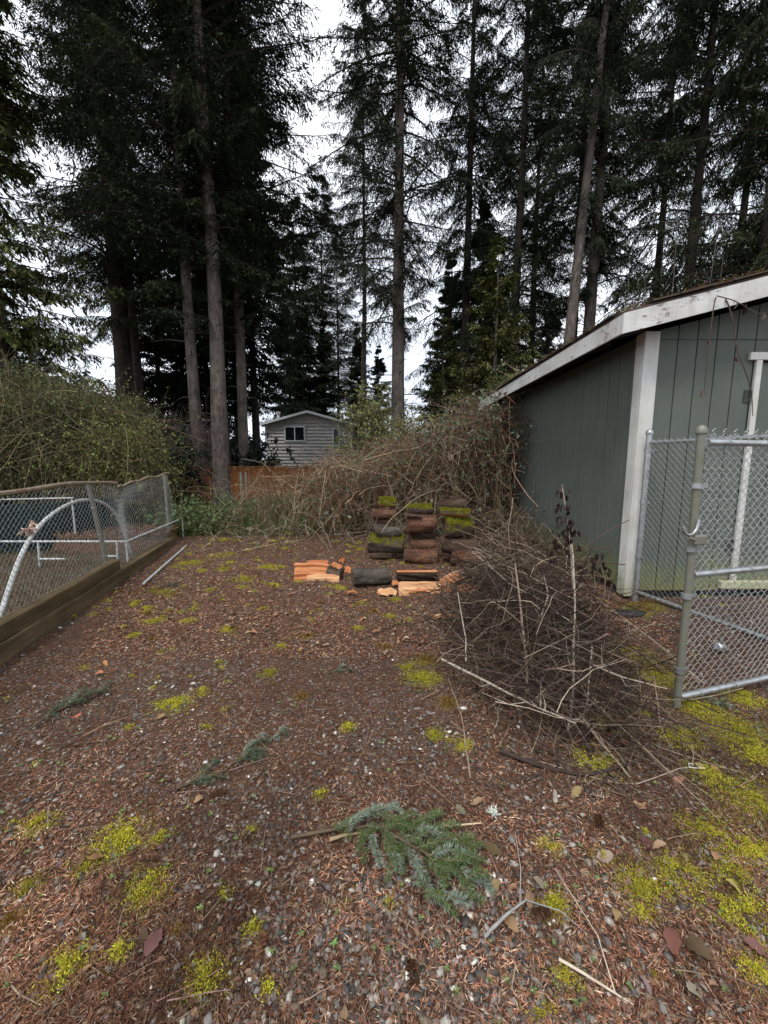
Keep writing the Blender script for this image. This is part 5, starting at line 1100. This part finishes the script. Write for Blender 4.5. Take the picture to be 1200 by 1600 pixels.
# pine cones
for (x, y, lb) in ((850, 1428, 'dark cone on the gravel near the forked twig'), (405, 1485, 'brown cone on the gravel in front of the bough'), (645, 1520, 'rusty brown cone lump in the bottom gravel'), (342, 1242, 'dark cone near the flattened sprig'), (935, 1290, 'dark cone between the brush heap and the moss cushions')):
    p = gp(x, y); m_ = MB(); n = 60; u = (np.arange(n) + .5) / n; a = np.arange(n) * 2.4; rr = .016 * np.sin(np.pi * (u * .85 + .1)); c = np.stack([(u - .5) * .06, rr * .4 * np.cos(a), rr * .4 * np.sin(a)], 1); d = np.stack([0 * a + .6, np.cos(a), np.sin(a)], 1)
    leaves2(m_, c, d, np.array([[1., 0, 0]]) * np.ones((n, 1)) + .1 * rv(n), .018, .015, vary((.12, .06, .035), n)); o = m_.build('fir_cone', M['litter']); o.location = (p[0], p[1], float(gh(p[0], p[1])) + .012); o.rotation_euler = (0, .1, rng.uniform(0, 6)); tag(o, lb, 'cone')

# ------------------------------------------------------------------ gravel, litter, moss, sprouts
def scatter(n, y0=.55, y1=7.5, pw=1.7):
    """points in the yard, denser near the viewer's end"""
    y = (y0 ** (1 - pw) + rng.random(n) * (y1 ** (1 - pw) - y0 ** (1 - pw))) ** (1 / (1 - pw)); x = rng.uniform(-1, 1, n) * (y * 1.08 + .5)
    ok = (x > FX(y) + .12) & (x < 4.2) & ~((x > SX - .05) & (y > SY0 - .05)); return x[ok], y[ok]
t_ = (1 + 5 ** .5) / 2
ICO = nrm(np.array([[-1,t_,0],[1,t_,0],[-1,-t_,0],[1,-t_,0],[0,-1,t_],[0,1,t_],[0,-1,-t_],[0,1,-t_],[t_,0,-1],[t_,0,1],[-t_,0,-1],[-t_,0,1]]))
ICF = np.array([[0,11,5],[0,5,1],[0,1,7],[0,7,10],[0,10,11],[1,5,9],[5,11,4],[11,10,2],[10,7,6],[7,1,8],[3,9,4],[3,4,2],[3,2,6],[3,6,8],[3,8,9],[4,9,5],[2,4,11],[6,2,10],[8,6,7],[9,8,1]])
x, y = scatter(46000); gmask = fbm(x * 1.3 + 40, y * 1.3 + 12); gmask = gmask + .10 * (y < 1.25) + .05 * (np.abs(x) > 1.2)
ok = rng.random(len(x)) < np.clip((gmask - .36) * 3.2, .06, 1); x, y = x[ok], y[ok]; n = len(x)
sz = np.clip(rng.lognormal(math.log(.0054), .42, n), .0026, .015) * (1 + .05 * y)
yaw = rng.uniform(0, 6.28, n); sc3 = np.stack([sz * rng.uniform(.9, 1.5, n), sz * rng.uniform(.7, 1.05, n), sz * rng.uniform(.4, .75, n)], 1)
V = ICO[None] * (1 + .18 * rng.normal(size=(n, 12, 1))) * sc3[:, None]; tl = rng.normal(0, .35, (n, 1))
V = np.stack([V[..., 0], V[..., 1] * np.cos(tl) - V[..., 2] * np.sin(tl), V[..., 1] * np.sin(tl) + V[..., 2] * np.cos(tl)], -1)
cs_, sn = np.cos(yaw)[:, None], np.sin(yaw)[:, None]
V = np.stack([V[..., 0] * cs_ - V[..., 1] * sn, V[..., 0] * sn + V[..., 1] * cs_, V[..., 2]], -1) + np.stack([x, y, gh(x, y) + sz * rng.uniform(-.1, .45, n)], 1)[:, None]
pal = np.array([(.065, .06, .056), (.12, .108, .095), (.2, .182, .16), (.1, .075, .055), (.34, .315, .275), (.68, .65, .59), (.17, .135, .1)])
ci = rng.choice(7, n, p=[.27, .22, .17, .13, .1, .03, .08]); cc = vary(np.ones(3), n, .15, .05) * pal[ci]
m_ = MB(); m_.add(V.reshape(-1, 3), (np.arange(n)[:, None, None] * 12 + ICF[None]).reshape(-1, 3), np.repeat(cc, 20, 0)); kind(m_.build('gravel', M['pebble'], smooth=True), 'stuff', 'grey and white pebbles strewn over the yard')
# dry needles
x, y = scatter(230000, pw=1.75); lm = 1.15 - fbm(x * 1.3 + 40, y * 1.3 + 12) * 1.0; ok = rng.random(len(x)) < np.clip(lm * 1.35 - .15, .12, 1); x, y = x[ok], y[ok]; n = len(x)
c = np.stack([x, y, gh(x, y) + rng.uniform(.001, .012, n)], 1); d = rv(n); d[:, 2] *= .22
pal = np.array([(.3, .125, .07), (.16, .07, .042), (.42, .24, .15), (.045, .025, .018), (.55, .4, .27)]); cc = vary(np.ones(3), n, .2, .06) * pal[rng.choice(5, n, p=[.31, .25, .16, .2, .08])] * np.clip(-.15 + 2.0 * fbm(x * 1.6 + 8, y * 1.6 + 3), .3, 1.4)[:, None] * (.5 + .8 * vn(x * 11, y * 11))[:, None]
m_ = MB(); rhombi(m_, c, d, rv(n) * .4 + [0, 0, 1], rng.uniform(.008, .03, n) * (1 + .05 * y), (.0014 + .0006 * y) * rng.uniform(.6, 1.6, n), cc); kind(m_.build('needle_litter', M['litter']), 'stuff', 'reddish brown dry needles covering the gravel yard')
y = rng.uniform(2.8, 7.4, 60000); x = rng.uniform(-1, 1, 60000) * (y * .62 + .6); ok = (x > FX(y) + .12) & (x < SX - .05); x, y = x[ok], y[ok]; n = len(x)
c = np.stack([x, y, gh(x, y) + rng.uniform(.002, .016, n)], 1); d = rv(n); d[:, 2] *= .22; cc = vary(np.ones(3), n, .25, .07) * pal[rng.choice(5, n, p=[.34, .25, .2, .13, .08])]
m_ = MB(); rhombi(m_, c, d, rv(n) * .4 + [0, 0, 1], rng.uniform(.02, .045, n), rng.uniform(.004, .008, n), cc); kind(m_.build('needle_litter', M['litter']), 'stuff', 'reddish needles and scraps over the far half of the yard')
y = rng.uniform(3.0, 7.4, 2600); x = rng.uniform(-1, 1, 2600) * (y * .62 + .6); ok = (x > FX(y) + .12) & (x < SX - .05); x, y = x[ok], y[ok]; n = len(x); L = rng.uniform(.02, .06, n); d = rv(n); d[:, 2] *= .25
m_ = MB(); leaves2(m_, np.stack([x, y, gh(x, y) + .012], 1), d, rv(n) * .45 + [0, 0, 1], L, L * .55, vary(np.ones(3), n, .25, .06) * np.array([(.24, .13, .08), (.1, .06, .045), (.36, .27, .17), (.3, .14, .08)])[rng.choice(4, n)]); kind(m_.build('leaf_litter', M['litter']), 'stuff', 'small dead leaf scraps over the far half of the yard')
# bark flakes and little leaf scraps
x, y = scatter(9000, pw=1.5); n = len(x); c = np.stack([x, y, gh(x, y) + .006], 1); d = rv(n); d[:, 2] *= .2; pal = np.array([(.16, .085, .055), (.07, .042, .032), (.26, .16, .1), (.2, .17, .15)])
m_ = MB(); L = rng.uniform(.008, .03, n); leaves2(m_, c, d, rv(n) * .3 + [0, 0, 1], L, L * rng.uniform(.3, .7, n), vary(np.ones(3), n, .2, .06) * pal[rng.choice(4, n)]); kind(m_.build('leaf_litter', M['litter']), 'stuff', 'small brown bark flakes and leaf scraps over the yard')
# fine twigs
x, y = scatter(1500, pw=1.4); n = len(x); d = rv(n); d[:, 2] *= .08; d = nrm(d); l = rng.uniform(.04, .22, n); tq = np.linspace(0, 1, 5)
P = np.stack([x, y, gh(x, y) + .009], 1)[:, None] + d[:, None] * (l[:, None] * tq)[..., None] + np.cumsum(rng.normal(0, .0025, (n, 5, 3)), 1); P[..., 2] = np.maximum(P[..., 2], gh(P[..., 0], P[..., 1]) + .003)
v, f = tubes(P, np.linspace(.0019, .0009, 5), 3); m_ = MB(); m_.add(v, f, np.repeat(vary((.16, .11, .08), n, .45, .08), 12, 0)); kind(m_.build('twig_litter', M['twig']), 'stuff', 'fine broken twigs scattered over the yard')
# moss tufts
m_ = MB()
for mx, my, mr, ms in MOSS:
    n = int(np.clip(330000 * mr * mr * ms, 30, 4200) * (1 if my < 2.6 else .6)); a = rng.uniform(0, 6.28, n); q = np.abs(rng.normal(0, .5, n)); px, py = mx + mr * q * np.cos(a) * 1.15, my + mr * q * np.sin(a)
    ok = fbm(px * 22, py * 22, 3) > .4; px, py, q = px[ok], py[ok], q[ok]; n = len(px)
    if n == 0: continue
    hh = .024 * np.clip(1 - q * .7, .15, 1) * fbm(px * 40 + 3, py * 40, 2) * 1.5 * min(1, mr / .05 + .25); c = np.stack([px, py, gh(px, py) + hh * rng.random(n)], 1)
    d = rng.normal(0, .8, (n, 3)) + [0, 0, .8]; hue = rng.random(); base = np.array([.5, .46, .05]) * hue + np.array([.29, .26, .036]) * (1 - hue)
    if rng.random() < .14: base = np.array([.2, .12, .03])
    rhombi(m_, c, d, rv(n), rng.uniform(.0035, .008, n) * (1 + .2 * my), .0028 * (1 + .2 * my), vary(base, n, .28, .08))
kind(m_.build('moss', M['moss']), 'stuff', 'bright yellow green moss cushions on the gravel')
# sprouts
x, y = scatter(420, pw=1.5); m_ = MB(); 
for q in range(5):
    n = len(x); a = q * 1.26 + x * 50; d = np.stack([np.cos(a), np.sin(a), .45 + 0 * a], 1); L = rng.uniform(.007, .017, n); leaves2(m_, np.stack([x, y, gh(x, y) + .008], 1), d, np.array([[0, 0, 1.]]) * np.ones((n, 1)), L, L * .5, vary((.14, .2, .06), n, .25))
kind(m_.build('sprouts', M['leaf']), 'stuff', 'tiny green seedlings sprouting between the pebbles')
print('tris', sum(sum(len(p.vertices) - 2 for p in me.polygons) if len(me.polygons) < 5000 else len(me.polygons) * 2 for me in bpy.data.meshes))
